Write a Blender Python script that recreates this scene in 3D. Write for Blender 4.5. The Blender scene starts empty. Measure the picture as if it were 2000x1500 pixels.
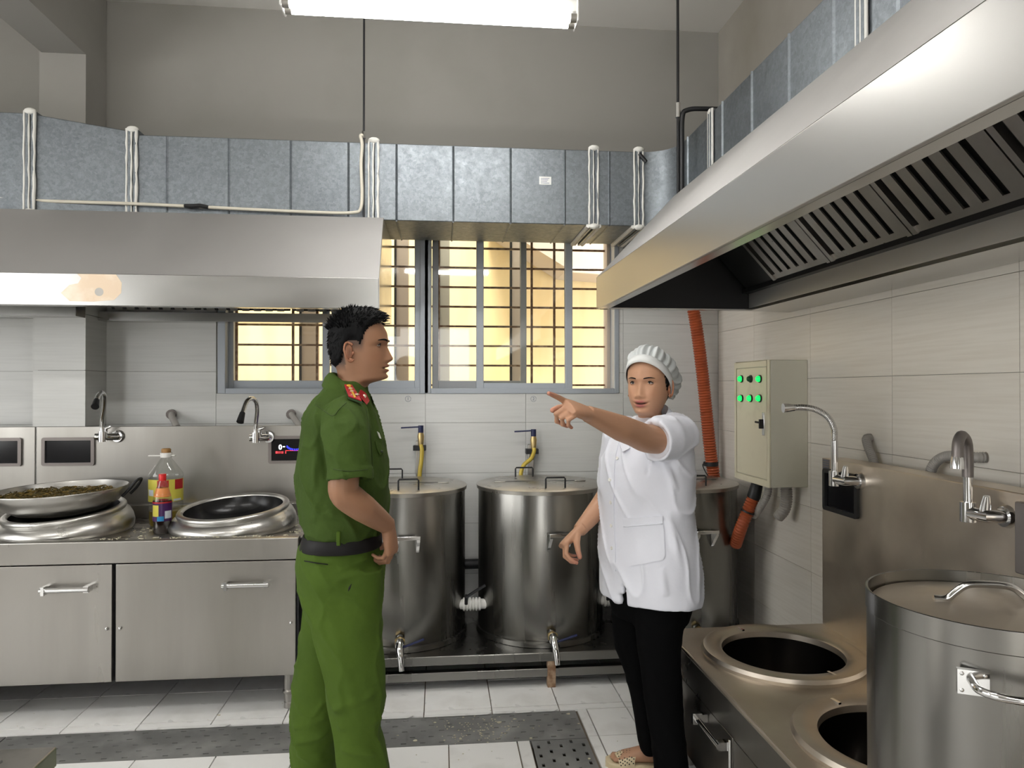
import bpy, bmesh, math, random
import numpy as np
from mathutils import Vector, Matrix, noise as mnoise

random.seed(7)
SC = bpy.context.scene
COL = SC.collection
PI = math.pi

# ------------------------------------------------------------------ camera
FPX = 1387.0                       # focal length in pixels of the 2000 px frame
TH = math.atan(140 / 1387.0)       # camera turned to the right
SN, CS = math.sin(TH), math.cos(TH)
CAMH, V0 = 1.45, 760.0
cam_data = bpy.data.cameras.new('camera')
cam_data.sensor_width = 36.0
cam_data.lens = FPX / 2000 * 36
cam_data.clip_start = 0.05
cam = bpy.data.objects.new('camera', cam_data)
COL.objects.link(cam)
cam.location = (0, 0, CAMH)
cam.rotation_euler = (PI / 2 + math.atan(10 / FPX), 0, -TH)
SC.camera = cam

# ------------------------------------------------------------------ sky, sun, exposure
SC.view_settings.view_transform = 'Standard'
SC.view_settings.look = 'None'
SC.view_settings.gamma = 1
SC.view_settings.exposure = 0.70
SC.view_settings.use_curve_mapping = False
world = bpy.data.worlds.new('world')
SC.world = world
world.use_nodes = True
_bg = world.node_tree.nodes['Background']
_bg.inputs['Color'].default_value = (0.97, 0.97, 0.95, 1)
_bg.inputs['Strength'].default_value = 3.2
sun_data = bpy.data.lights.new('sun', 'SUN')
sun_data.energy = 5.0
sun_data.angle = math.radians(20)
sun_data.color = (1.0, 0.95, 0.86)
sun = bpy.data.objects.new('sun', sun_data)
COL.objects.link(sun)
sun.rotation_euler = (math.radians(30), 0, math.radians(-12))
LAMP_POWER = 29.0                  # emission strength of every fluorescent tube in the room
SC.cycles.max_bounces = 7
SC.cycles.diffuse_bounces = 4
SC.cycles.glossy_bounces = 4
SC.cycles.transparent_max_bounces = 12
SC.cycles.caustics_reflective = False
SC.cycles.caustics_refractive = False
SC.cycles.sample_clamp_indirect = 4

# ------------------------------------------------------------------ measured geometry helpers (photo pixel -> metres)
def atz(u, v, z):
    D = (CAMH - z) * FPX / (v - V0); x = (u - 1000) / FPX * D
    return D * SN + x * CS, D * CS - x * SN
def aty(u, v, Y):
    xc = (u - 1000) / FPX; D = Y / (CS - xc * SN)
    return D * (SN + xc * CS), CAMH + (V0 - v) / FPX * D
def atx(u, v, X):
    xc = (u - 1000) / FPX; D = X / (SN + xc * CS)
    return D * (CS - xc * SN), CAMH + (V0 - v) / FPX * D
def xat(u, Y): return aty(u, 0, Y)[0]

# ------------------------------------------------------------------ materials
MATS = {}
def mat(name, col, rough=0.5, metal=0.0, var=None, bump=None, rvar=None, emit=None, objvar=0.0, spec=0.5, stretch=(1, 1, 1), coat=0.0, sheen=0.0, vcol=False, trans=0.0, ior=1.45):
    m = bpy.data.materials.new(name); m.use_nodes = True
    nt = m.node_tree; N = nt.nodes; Lk = nt.links
    b = N['Principled BSDF']
    b.inputs['Base Color'].default_value = (*col, 1)
    b.inputs['Roughness'].default_value = rough
    b.inputs['Metallic'].default_value = metal
    b.inputs['Specular IOR Level'].default_value = spec
    b.inputs['Coat Weight'].default_value = coat
    b.inputs['Sheen Weight'].default_value = sheen
    b.inputs['Transmission Weight'].default_value = trans
    b.inputs['IOR'].default_value = ior
    tc = mp = None
    def coords():
        nonlocal tc, mp
        if tc is None:
            tc = N.new('ShaderNodeTexCoord'); mp = N.new('ShaderNodeMapping')
            mp.inputs['Scale'].default_value = stretch
            Lk.new(tc.outputs['Object'], mp.inputs['Vector'])
        return mp.outputs['Vector']
    def nz(scale, detail=3.0, dist=0.0):
        n = N.new('ShaderNodeTexNoise'); n.inputs['Scale'].default_value = scale
        n.inputs['Detail'].default_value = detail; n.inputs['Distortion'].default_value = dist
        Lk.new(coords(), n.inputs['Vector']); return n.outputs['Fac']
    cout = None
    if vcol:
        a = N.new('ShaderNodeVertexColor'); a.layer_name = 'Col'; cout = a.outputs['Color']
    if var:                                     # (scale, other colour, low, high)
        r = N.new('ShaderNodeMapRange'); r.inputs['From Min'].default_value = var[2]; r.inputs['From Max'].default_value = var[3]
        Lk.new(nz(var[0], 5.0), r.inputs['Value'])
        mx = N.new('ShaderNodeMix'); mx.data_type = 'RGBA'
        if cout: Lk.new(cout, mx.inputs['A'])
        else: mx.inputs['A'].default_value = (*col, 1)
        mx.inputs['B'].default_value = (*var[1], 1)
        Lk.new(r.outputs['Result'], mx.inputs['Factor']); cout = mx.outputs['Result']
    if objvar:
        oi = N.new('ShaderNodeObjectInfo'); hs = N.new('ShaderNodeHueSaturation')
        r = N.new('ShaderNodeMapRange'); r.inputs['To Min'].default_value = 1 - objvar; r.inputs['To Max'].default_value = 1 + objvar
        Lk.new(oi.outputs['Random'], r.inputs['Value']); Lk.new(r.outputs['Result'], hs.inputs['Value'])
        if cout: Lk.new(cout, hs.inputs['Color'])
        else: hs.inputs['Color'].default_value = (*col, 1)
        cout = hs.outputs['Color']
    if cout: Lk.new(cout, b.inputs['Base Color'])
    if rvar:                                    # (scale, rough min, rough max)
        r = N.new('ShaderNodeMapRange'); r.inputs['From Min'].default_value = 0.3; r.inputs['From Max'].default_value = 0.7
        r.inputs['To Min'].default_value = rvar[1]; r.inputs['To Max'].default_value = rvar[2]
        Lk.new(nz(rvar[0], 4.0), r.inputs['Value']); Lk.new(r.outputs['Result'], b.inputs['Roughness'])
    if bump:                                    # (scale, strength, distance)
        bp = N.new('ShaderNodeBump'); bp.inputs['Strength'].default_value = bump[1]; bp.inputs['Distance'].default_value = bump[2]
        Lk.new(nz(bump[0], 4.0), bp.inputs['Height']); Lk.new(bp.outputs['Normal'], b.inputs['Normal'])
    if emit:
        b.inputs['Emission Color'].default_value = (*emit[0], 1); b.inputs['Emission Strength'].default_value = emit[1]
    MATS[name] = m
    return m

def clear_mat(name, tint, gloss=0.08, rough=0.03, edge=0.75):
    m = bpy.data.materials.new(name); m.use_nodes = True
    nt = m.node_tree; N = nt.nodes; Lk = nt.links
    N.remove(N['Principled BSDF'])
    t = N.new('ShaderNodeBsdfTransparent'); t.inputs['Color'].default_value = (*tint, 1)
    g = N.new('ShaderNodeBsdfGlossy'); g.inputs['Roughness'].default_value = rough
    lw = N.new('ShaderNodeLayerWeight'); lw.inputs['Blend'].default_value = 0.25
    r = N.new('ShaderNodeMapRange'); r.inputs['To Min'].default_value = gloss; r.inputs['To Max'].default_value = edge
    Lk.new(lw.outputs['Facing'], r.inputs['Value'])
    mx = N.new('ShaderNodeMixShader'); Lk.new(r.outputs['Result'], mx.inputs['Fac'])
    Lk.new(t.outputs[0], mx.inputs[1]); Lk.new(g.outputs[0], mx.inputs[2])
    Lk.new(mx.outputs[0], N['Material Output'].inputs['Surface'])
    return m

STEEL = mat('brushed_steel', (0.40, 0.385, 0.36), 0.33, 1.0, rvar=(6, 0.26, 0.42), bump=(140, 0.05, 0.002), stretch=(1, 1, 0.12), var=(3, (0.32, 0.305, 0.28), 0.42, 0.68))
STEEL_H = mat('hood_steel', (0.50, 0.495, 0.48), 0.22, 1.0, rvar=(3, 0.18, 0.27), stretch=(0.5, 0.5, 1.4))
PANEL = mat('rear_panel_steel', (0.66, 0.65, 0.63), 0.5, 1.0)
STEEL_HR = mat('right_hood_steel', (0.54, 0.53, 0.51), 0.35, 1.0)
STEEL_MATT = mat('hood_film_steel', (0.44, 0.43, 0.42), 0.62, 1.0, rvar=(2, 0.55, 0.68))
LIDM = mat('lid_steel', (0.48, 0.46, 0.425), 0.3, 1.0, rvar=(9, 0.24, 0.4), var=(6, (0.38, 0.36, 0.32), 0.45, 0.75))
SPLASH = mat('warm_splash_steel', (0.72, 0.645, 0.55), 0.34, 1.0, rvar=(5, 0.30, 0.46), var=(4, (0.60, 0.52, 0.44), 0.42, 0.72))
STEEL_TANK = mat('tank_steel', (0.235, 0.23, 0.216), 0.27, 1.0, rvar=(7, 0.22, 0.34), bump=(90, 0.06, 0.002), stretch=(1, 1, 0.05))
STEEL_TOP = mat('worktop_steel', (0.46, 0.44, 0.41), 0.28, 1.0, rvar=(9, 0.2, 0.42), var=(11, (0.30, 0.28, 0.25), 0.5, 0.75), bump=(30, 0.05, 0.004))
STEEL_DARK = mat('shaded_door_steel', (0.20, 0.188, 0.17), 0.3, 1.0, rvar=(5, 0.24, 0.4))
STEEL_WARM = mat('splash_steel', (0.56, 0.505, 0.435), 0.34, 1.0, rvar=(5, 0.30, 0.46), var=(4, (0.46, 0.40, 0.335), 0.42, 0.72))
CHROME = mat('chrome', (0.72, 0.72, 0.72), 0.10, 1.0)
SPUN = mat('spun_steel', (0.52, 0.51, 0.49), 0.3, 1.0, rvar=(8, 0.26, 0.38))
WOKM = mat('wok_steel', (0.45, 0.44, 0.42), 0.36, 1.0, rvar=(12, 0.28, 0.48), stretch=(1, 1, 5))
def galv():
    m = mat('galvanised', (0.58, 0.62, 0.66), 0.5, 0.9, rvar=(30, 0.44, 0.6))
    nt = m.node_tree; N = nt.nodes; Lk = nt.links; b = N['Principled BSDF']
    tc = N.new('ShaderNodeTexCoord')
    vo = N.new('ShaderNodeTexVoronoi'); vo.inputs['Scale'].default_value = 75
    no = N.new('ShaderNodeTexNoise'); no.inputs['Scale'].default_value = 2.2; no.inputs['Detail'].default_value = 5
    n2 = N.new('ShaderNodeTexNoise'); n2.inputs['Scale'].default_value = 160; n2.inputs['Detail'].default_value = 3
    for x in (vo, no, n2): Lk.new(tc.outputs['Object'], x.inputs['Vector'])
    bw = N.new('ShaderNodeSeparateColor'); Lk.new(vo.outputs['Color'], bw.inputs['Color'])
    a = N.new('ShaderNodeMath'); a.operation = 'MULTIPLY_ADD'; a.inputs[1].default_value = 0.28; a.inputs[2].default_value = 0.02
    Lk.new(bw.outputs[0], a.inputs[0])
    a2 = N.new('ShaderNodeMath'); a2.operation = 'MULTIPLY_ADD'; a2.inputs[1].default_value = 0.35; Lk.new(no.outputs['Fac'], a2.inputs[0]); Lk.new(a.outputs[0], a2.inputs[2])
    a3 = N.new('ShaderNodeMath'); a3.operation = 'MULTIPLY_ADD'; a3.inputs[1].default_value = 0.5; Lk.new(n2.outputs['Fac'], a3.inputs[0]); Lk.new(a2.outputs[0], a3.inputs[2])
    cr = N.new('ShaderNodeValToRGB'); cr.color_ramp.elements[0].position = 0.3; cr.color_ramp.elements[0].color = (0.145, 0.16, 0.175, 1)
    cr.color_ramp.elements[1].position = 1.0; cr.color_ramp.elements[1].color = (0.26, 0.285, 0.305, 1)
    Lk.new(a3.outputs[0], cr.inputs['Fac']); Lk.new(cr.outputs['Color'], b.inputs['Base Color'])
    return m
GALV = galv()
SEAL = mat('sealant', (0.72, 0.71, 0.67), 0.7, bump=(60, 0.5, 0.004))
PLASTER = mat('plaster', (0.31, 0.298, 0.276), 0.9, var=(1.6, (0.265, 0.255, 0.232), 0.5, 0.8), bump=(60, 0.15, 0.002))
PLASTER_R = mat('plaster_stained', (0.37, 0.345, 0.305), 0.9, var=(1.3, (0.27, 0.245, 0.205), 0.48, 0.8), bump=(60, 0.15, 0.002))
CEIL = mat('ceiling_paint', (0.74, 0.72, 0.68), 0.9, var=(1.0, (0.64, 0.62, 0.58), 0.5, 0.8))
WELL = mat('well_steel', (0.16, 0.15, 0.14), 0.2, 1.0)
BOWL = mat('burner_black', (0.02, 0.02, 0.021), 0.25, 0.5)
TILE = mat('wall_tile_glaze', (0.66, 0.66, 0.64), 0.22, objvar=0.025, var=(14, (0.615, 0.615, 0.595), 0.4, 0.7), stretch=(0.2, 0.2, 6), bump=(9, 0.04, 0.003), spec=0.4)
TILE_R = mat('wall_tile_glaze_warm', (0.80, 0.755, 0.68), 0.30, objvar=0.02, var=(14, (0.74, 0.69, 0.61), 0.4, 0.7), stretch=(0.2, 0.2, 6), bump=(9, 0.06, 0.003), spec=0.4)
GROUT = mat('grout', (0.30, 0.28, 0.25), 0.95)
FTILE = mat('floor_tile_glaze', (0.90, 0.89, 0.87), 0.34, objvar=0.04, var=(5, (0.74, 0.72, 0.69), 0.5, 0.8), rvar=(8, 0.22, 0.5))
FGROUT = mat('floor_grout', (0.16, 0.13, 0.10), 0.9)
STRIP = mat('white_edge_strip', (0.80, 0.79, 0.77), 0.4, var=(12, (0.6, 0.58, 0.55), 0.55, 0.8))
DRAIN = mat('drain_steel', (0.27, 0.27, 0.265), 0.5, 0.6, var=(6, (0.40, 0.40, 0.39), 0.45, 0.75), rvar=(9, 0.36, 0.6))
DARK = mat('dark_void', (0.012, 0.012, 0.012), 0.8)
BLACKG = mat('black_glass', (0.006, 0.006, 0.008), 0.12)
BLACKM = mat('black_metal', (0.025, 0.025, 0.027), 0.45, 0.5)
BLACKP = mat('black_plastic', (0.015, 0.015, 0.016), 0.4)
BEZEL = mat('bezel_steel', (0.22, 0.195, 0.185), 0.4, 0.5)
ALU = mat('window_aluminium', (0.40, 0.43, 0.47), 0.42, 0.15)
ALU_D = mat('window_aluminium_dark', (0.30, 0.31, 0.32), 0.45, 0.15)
RUST = mat('rusty_bar', (0.20, 0.11, 0.06), 0.8, var=(30, (0.42, 0.30, 0.2), 0.45, 0.7))
GLASS = clear_mat('window_glass', (0.97, 0.97, 0.95), 0.04, 0.03, 0.6)
FILM_REFL = mat('film_reflection', (0.60, 0.48, 0.36), 0.42, 0.9, var=(14, (0.66, 0.58, 0.48), 0.45, 0.7))  # film residue with an orange reflection painted into its colour
YELLOW = mat('yellow_render', (0.88, 0.71, 0.41), 0.9, var=(2.2, (0.83, 0.64, 0.34), 0.45, 0.7), stretch=(3, 1, 0.4))
BEIGE_OUT = mat('beige_render', (0.50, 0.43, 0.36), 0.9)
GREY_OUT = mat('grey_render', (0.46, 0.45, 0.38), 0.9)
CONC = mat('concrete', (0.42, 0.40, 0.37), 0.9, var=(4, (0.3, 0.29, 0.27), 0.4, 0.7))
CREAM = mat('cream_enamel', (0.80, 0.745, 0.57), 0.42, var=(5, (0.58, 0.51, 0.36), 0.52, 0.78), coat=0.1)
CREAM_S = mat('cream_enamel_side', (0.66, 0.635, 0.53), 0.45, var=(4, (0.58, 0.555, 0.46), 0.5, 0.8))
GREEN_L = mat('green_lamp', (0.02, 0.5, 0.1), 0.25, emit=((0.0, 1.0, 0.12), 0.9))
GREEN_OFF = mat('green_lamp_off', (0.01, 0.06, 0.025), 0.25)
ORANGE = mat('orange_conduit', (0.40, 0.088, 0.030), 0.5, var=(9, (0.31, 0.068, 0.026), 0.5, 0.75))
GREYHOSE = mat('grey_conduit', (0.36, 0.34, 0.31), 0.5)
YHOSE = mat('yellow_hose', (0.58, 0.43, 0.06), 0.4)
BRASS = mat('brass', (0.50, 0.38, 0.18), 0.3, 1.0)
BLUE = mat('blue_lever', (0.012, 0.017, 0.07), 0.4)
WHITEP = mat('white_plastic', (0.78, 0.77, 0.74), 0.45)
CABLE = mat('cream_cable', (0.60, 0.56, 0.47), 0.6)
TUBE = mat('tube_glow', (1, 1, 1), 0.5, emit=((1.0, 0.985, 0.95), LAMP_POWER))
PAPER = mat('paper', (0.72, 0.72, 0.70), 0.8)
INK = mat('ink', (0.10, 0.14, 0.22), 0.8)
TXTW = mat('display_white', (0.8, 0.8, 0.8), 0.5, emit=((0.9, 0.95, 1), 1.2))
TXTR = mat('display_red', (0.6, 0.02, 0.03), 0.5, emit=((1, 0.05, 0.06), 1.0))
TXTB = mat('display_blue', (0.02, 0.03, 0.6), 0.5, emit=((0.03, 0.04, 1), 0.9))
FOODD = mat('dark_greens', (0.06, 0.045, 0.012), 0.5, var=(40, (0.20, 0.13, 0.03), 0.45, 0.65))
FOODL = mat('cabbage_scraps', (0.62, 0.58, 0.44), 0.6)

# ------------------------------------------------------------------ mesh builder
class MB:
    def __init__(s): s.v = []; s.f = []
    def add(s, vs, fs):
        o = len(s.v); s.v.extend([tuple(p) for p in vs]); s.f.extend([tuple(i + o for i in q) for q in fs]); return s
    def box(s, x0, y0, z0, x1, y1, z1):
        x0, x1 = min(x0, x1), max(x0, x1); y0, y1 = min(y0, y1), max(y0, y1); z0, z1 = min(z0, z1), max(z0, z1)
        return s.add([(x0, y0, z0), (x1, y0, z0), (x1, y1, z0), (x0, y1, z0), (x0, y0, z1), (x1, y0, z1), (x1, y1, z1), (x0, y1, z1)],
                     [(3, 2, 1, 0), (4, 5, 6, 7), (0, 1, 5, 4), (1, 2, 6, 5), (2, 3, 7, 6), (3, 0, 4, 7)])
    def obox(s, c, ax, ay, az):       # oriented box from centre and half vectors
        c, ax, ay, az = Vector(c), Vector(ax), Vector(ay), Vector(az)
        vs = [c + i * ax + j * ay + k * az for k in (-1, 1) for j in (-1, 1) for i in (-1, 1)]
        return s.add(vs, [(2, 3, 1, 0), (4, 5, 7, 6), (0, 1, 5, 4), (1, 3, 7, 5), (3, 2, 6, 7), (2, 0, 4, 6)])
    def prism(s, poly, off):
        n = len(poly); off = Vector(off); P = [Vector(p) for p in poly]
        return s.add(P + [p + off for p in P], [tuple(range(n))[::-1], tuple(range(n, 2 * n))] + [(i, (i + 1) % n, n + (i + 1) % n, n + i) for i in range(n)])
    def tube(s, pts, r, n=10, caps=True, closed=False, flat=None):
        P = [Vector(p) for p in pts]; m = len(P)
        R = r if isinstance(r, (list, tuple)) else [r] * m
        T = []
        for i in range(m):
            a = P[(i - 1) % m] if (i > 0 or closed) else P[i]; b = P[(i + 1) % m] if (i < m - 1 or closed) else P[i]
            t = b - a; T.append(t.normalized() if t.length > 1e-9 else Vector((0, 0, 1)))
        up = Vector((0, 0, 1)) if abs(T[0].z) < 0.9 else Vector((0, 1, 0))
        nrm = (up - T[0] * up.dot(T[0])).normalized()
        rings = []
        for i in range(m):
            nrm = (nrm - T[i] * nrm.dot(T[i])).normalized(); bn = T[i].cross(nrm)
            rings.append([P[i] + (nrm * math.cos(2 * PI * k / n) * (flat or 1) + bn * math.sin(2 * PI * k / n)) * R[i] for k in range(n)])
        vs = [p for rg in rings for p in rg]; fs = []
        for i in range(m if closed else m - 1):
            j = (i + 1) % m
            for k in range(n):
                fs.append((i * n + k, i * n + (k + 1) % n, j * n + (k + 1) % n, j * n + k))
        if caps and not closed:
            fs.append(tuple(range(n))[::-1]); fs.append(tuple((m - 1) * n + k for k in range(n)))
        return s.add(vs, fs)
    def cyl(s, p0, p1, r0, r1=None, n=20):
        return s.tube([p0, p1], [r0, r0 if r1 is None else r1], n)
    def lathe(s, prof, c=(0, 0, 0), n=48, mtx=None, close=False, caps=False):
        vs = []; fs = []; m = len(prof)
        for (r, z) in prof:
            for k in range(n):
                a = 2 * PI * k / n; p = Vector((r * math.cos(a), r * math.sin(a), z))
                if mtx is not None: p = mtx @ p
                vs.append(p + Vector(c))
        for i in range(m if close else m - 1):
            j = (i + 1) % m
            for k in range(n):
                fs.append((i * n + k, i * n + (k + 1) % n, j * n + (k + 1) % n, j * n + k))
        if caps and not close:
            if prof[0][0] > 1e-6: fs.append(tuple(range(n))[::-1])
            if prof[-1][0] > 1e-6: fs.append(tuple((m - 1) * n + k for k in range(n)))
        return s.add(vs, fs)
    def ball(s, c, rx, ry=None, rz=None, n=16, m=10, mtx=None):
        ry = rx if ry is None else ry; rz = rx if rz is None else rz
        vs = []; fs = []
        for i in range(m + 1):
            t = PI * i / m
            for k in range(n):
                a = 2 * PI * k / n; p = Vector((rx * math.sin(t) * math.cos(a), ry * math.sin(t) * math.sin(a), rz * math.cos(t)))
                if mtx is not None: p = mtx @ p
                vs.append(p + Vector(c))
        for i in range(m):
            for k in range(n):
                fs.append((i * n + k, (i + 1) * n + k, (i + 1) * n + (k + 1) % n, i * n + (k + 1) % n))
        return s.add(vs, fs)
    def loft(s, rings, caps=True):
        n = len(rings[0]); m = len(rings); vs = [p for r in rings for p in r]
        fs = [(i * n + k, i * n + (k + 1) % n, (i + 1) * n + (k + 1) % n, (i + 1) * n + k) for i in range(m - 1) for k in range(n)]
        if caps: fs += [tuple(range(n))[::-1], tuple((m - 1) * n + k for k in range(n))]
        return s.add(vs, fs)
    def mesh(s, name, smooth=None, base=(0, 0, 0)):
        me = bpy.data.meshes.new(name)
        bx, by, bz = base
        me.from_pydata([(p[0] - bx, p[1] - by, p[2] - bz) for p in s.v], [], s.f)
        bm = bmesh.new(); bm.from_mesh(me)
        bmesh.ops.remove_doubles(bm, verts=bm.verts, dist=1e-6)
        bmesh.ops.recalc_face_normals(bm, faces=bm.faces)
        bm.to_mesh(me); bm.free()
        if smooth:
            me.shade_smooth()
            if smooth < 180: me.set_sharp_from_angle(angle=math.radians(smooth))
        return me

BASE = {}
def thing(name, label, cat, loc, group=None, rotz=0.0):
    o = bpy.data.objects.new(name, None); COL.objects.link(o)
    o.location = loc; o.rotation_euler = (0, 0, rotz); o.empty_display_size = 0.05
    o['label'] = label; o['category'] = cat
    if group: o['group'] = group
    BASE[o.name] = tuple(loc) if rotz == 0 else (0, 0, 0)
    return o
def put(name, mb, material, parent=None, smooth=None, bevel=0.0, label=None, cat=None, group=None, kind=None, seg=2):
    """link a mesh; geometry of a child is given in the same coordinates as its thing (world, or the person's own frame)"""
    if parent is not None: base = BASE[parent.name]
    else:
        a = np.array(mb.v); base = (float((a[:, 0].min() + a[:, 0].max()) / 2), float((a[:, 1].min() + a[:, 1].max()) / 2), float(a[:, 2].min()))
    me = mb.mesh(name, smooth, base)
    o = bpy.data.objects.new(name, me); COL.objects.link(o); me.materials.append(material)
    if parent is not None: o.parent = parent
    else: o.location = base
    BASE[o.name] = base
    if bevel:
        bv = o.modifiers.new('bevel', 'BEVEL'); bv.width = bevel; bv.segments = seg; bv.limit_method = 'ANGLE'; bv.angle_limit = math.radians(40)
        if not smooth: me.shade_smooth(); me.set_sharp_from_angle(angle=math.radians(40))
        bv.harden_normals = False
    if label: o['label'] = label
    if cat: o['category'] = cat
    if group: o['group'] = group
    if kind: o['kind'] = kind
    return o
def share(src, name, loc, parent=None, rot=None):
    o = bpy.data.objects.new(name, src.data); COL.objects.link(o)
    o.location = loc
    if rot: o.rotation_euler = rot
    if parent is not None: o.parent = parent
    for md in src.modifiers:
        if md.type == 'BEVEL':
            b = o.modifiers.new('bevel', 'BEVEL'); b.width = md.width; b.segments = md.segments; b.limit_method = 'ANGLE'; b.angle_limit = md.angle_limit
    BASE[o.name] = (0, 0, 0)
    return o
def text_mb(body, size, o, ax, ay, depth=0.0004, bold=0.0, center=True):
    """flat lettering: origin o, text runs along ax, upright along ay"""
    cu = bpy.data.curves.new('t', 'FONT'); cu.body = body; cu.size = size; cu.extrude = depth; cu.offset = bold
    if center: cu.align_x = 'CENTER'; cu.align_y = 'CENTER'
    ob = bpy.data.objects.new('t', cu); COL.objects.link(ob)
    dg = bpy.context.evaluated_depsgraph_get(); me = bpy.data.meshes.new_from_object(ob.evaluated_get(dg))
    ax, ay = Vector(ax), Vector(ay); az = ax.cross(ay); mb = MB()
    mb.add([Vector(o) + ax * v.co.x + ay * v.co.y + az * v.co.z for v in me.vertices], [tuple(p.vertices) for p in me.polygons])
    bpy.data.objects.remove(ob); bpy.data.curves.remove(cu); bpy.data.meshes.remove(me)
    return mb
def arc(c, r, a0, a1, ax, ay, n=12):
    c, ax, ay = Vector(c), Vector(ax), Vector(ay)
    return [c + ax * (r * math.cos(a0 + (a1 - a0) * i / n)) + ay * (r * math.sin(a0 + (a1 - a0) * i / n)) for i in range(n + 1)]
def smooth_path(pts, n=8):
    P = [Vector(p) for p in pts]; out = []
    Q = [P[0] * 2 - P[1]] + P + [P[-1] * 2 - P[-2]]
    for i in range(1, len(Q) - 2):
        for k in range(n):
            t = k / n; a, b, c, d = Q[i - 1], Q[i], Q[i + 1], Q[i + 2]
            out.append(0.5 * ((2 * b) + (c - a) * t + (2 * a - 5 * b + 4 * c - d) * t * t + (3 * b - a - 3 * c + d) * t ** 3))
    out.append(P[-1]); return out

# ================================================================== THE ROOM
YB, XR, ZC = 4.25, 1.714, 3.67      # back wall, right wall, ceiling
XL, YF = -4.2, -3.6                 # left wall, wall behind the camera
WX0, WX1, WZ0, WZ1 = xat(425, YB), xat(1209, YB), 1.425, 2.55     # window opening
TT = 0.008                          # tile thickness

def struct(name, mb, m, **k):
    return put(name, mb, m, kind='structure', **k)

# floor: slab, drain recess, tiles and covers
DX1, DY0, DY1 = 0.61, 2.92, 3.18    # cross channel: x up to DX1, y DY0..DY1
BX0 = 0.372                         # branch channel: x BX0..DX1, y below DY0
fl = MB()
fl.box(XL, YF, -0.16, XR, YB, -0.10)
fl.box(XL, DY1, -0.10, XR, YB, -0.010); fl.box(DX1, YF, -0.10, XR, DY1, -0.010)
fl.box(XL, YF, -0.10, BX0, DY0, -0.010)
floor = struct('floor', fl, FGROUT)
floor['label'] = 'white tiled kitchen floor with slotted steel drain channel'
FB = BASE[floor.name]
_ft = {}
def rel(b, x, y, z): return (x - b[0], y - b[1], z - b[2])
def floor_tile(x0, x1, y0, y1):
    g = 0.0025
    w, d = round(x1 - x0 - 2 * g, 3), round(y1 - y0 - 2 * g, 3)
    if w < 0.012 or d < 0.012: return
    if (w, d) not in _ft:
        mb = MB().box(-w / 2, -d / 2, -0.009, w / 2, d / 2, 0)
        me = mb.mesh('floor_tile', None); me.materials.append(FTILE); _ft[(w, d)] = me
    o = bpy.data.objects.new('floor_tile', _ft[(w, d)]); COL.objects.link(o); o.parent = floor
    o.location = rel(FB, (x0 + x1) / 2, (y0 + y1) / 2, random.uniform(-0.0008, 0.0008))
    o.rotation_euler = (random.uniform(-1, 1) * 0.002, random.uniform(-1, 1) * 0.002, random.uniform(-1, 1) * 0.003)
def tile_area(x0, x1, y0, y1, ox, oy, step=0.305):
    xs = [x0] + [ox + step * k for k in range(-40, 40) if x0 < ox + step * k < x1] + [x1]
    ys = [y0] + [oy + step * k for k in range(-40, 40) if y0 < oy + step * k < y1] + [y1]
    for i in range(len(xs) - 1):
        for j in range(len(ys) - 1): floor_tile(xs[i], xs[i + 1], ys[j], ys[j + 1])
tile_area(-3.1, XR, DY1, YB, -0.072, 3.235)                 # row behind the cross channel
tile_area(0.66, XR, 1.4, DY1, 0.845, 2.93)                  # right of the branch
tile_area(-3.1, 0.315, 1.4, DY0, 0.035, 2.62)               # in front of the cross channel
far = MB()
for (a, b, c, d) in ((XL, -3.1, DY1, YB), (XL, -3.1, YF, DY0), (0.66, XR, YF, 1.4), (-3.1, 0.315, YF, 1.4)):
    far.box(a, c, -0.010, b, d, 0)
put('tile_field', far, FTILE, floor, kind='stuff')
# white edge strips beside the branch channel, in lengths
def strip(x0, x1, y0, y1): put('edge_strip', MB().box(x0, y0, -0.009, x1, y1, 0.0015), STRIP, floor, bevel=0.001)
for a, b in ((2.93, 3.178), (2.33, 2.927), (1.73, 2.327), (1.4, 1.727)): strip(0.617, 0.657, a, b)
for a, b in ((2.33, 2.915), (1.73, 2.327), (1.4, 1.727)): strip(0.318, 0.366, a, b)
# broken mortar edging along the channel
for x0, x1, y0 in ((-0.45, -0.12, 3.187), (-0.07, 0.23, 3.187), (0.245, 0.335, 3.19), (0.34, 0.42, 3.188), (0.43, 0.53, 3.19), (-1.2, -0.9, 3.187)):
    put('edge_strip', MB().prism([(x0, y0 - 0.018, 0), (x1 - 0.02, y0 - 0.018, 0), (x1, y0 - 0.004, 0), (x1, y0, 0), (x0, y0, 0)], (0, 0, 0.003)), STRIP, floor)

def slotted(mb, x0, x1, y0, y1, nx, ny, sl, sw, z, along_x=True, th=0.004):
    """steel plate with real slots, staggered"""
    cw, cd = (x1 - x0) / nx, (y1 - y0) / ny
    for i in range(nx):
        for j in range(ny):
            a0, a1, b0, b1 = x0 + i * cw, x0 + (i + 1) * cw, y0 + j * cd, y0 + (j + 1) * cd
            off = (0.22 if ((j if along_x else i) % 2) else -0.22)
            mx, my = (a0 + a1) / 2 + (off * cw if along_x else 0), (b0 + b1) / 2 + (0 if along_x else off * cd)
            hx, hy = (sl / 2, sw / 2) if along_x else (sw / 2, sl / 2)
            o = [(a0, b0), (a1, b0), (a1, b1), (a0, b1)]; n = [(mx - hx, my - hy), (mx + hx, my - hy), (mx + hx, my + hy), (mx - hx, my + hy)]
            vs = [(p[0], p[1], z) for p in o + n] + [(p[0], p[1], z - th) for p in n]
            mb.add(vs, [(k, (k + 1) % 4, 4 + (k + 1) % 4, 4 + k) for k in range(4)] + [(4 + k, 4 + (k + 1) % 4, 8 + (k + 1) % 4, 8 + k) for k in range(4)])
    return mb
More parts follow.
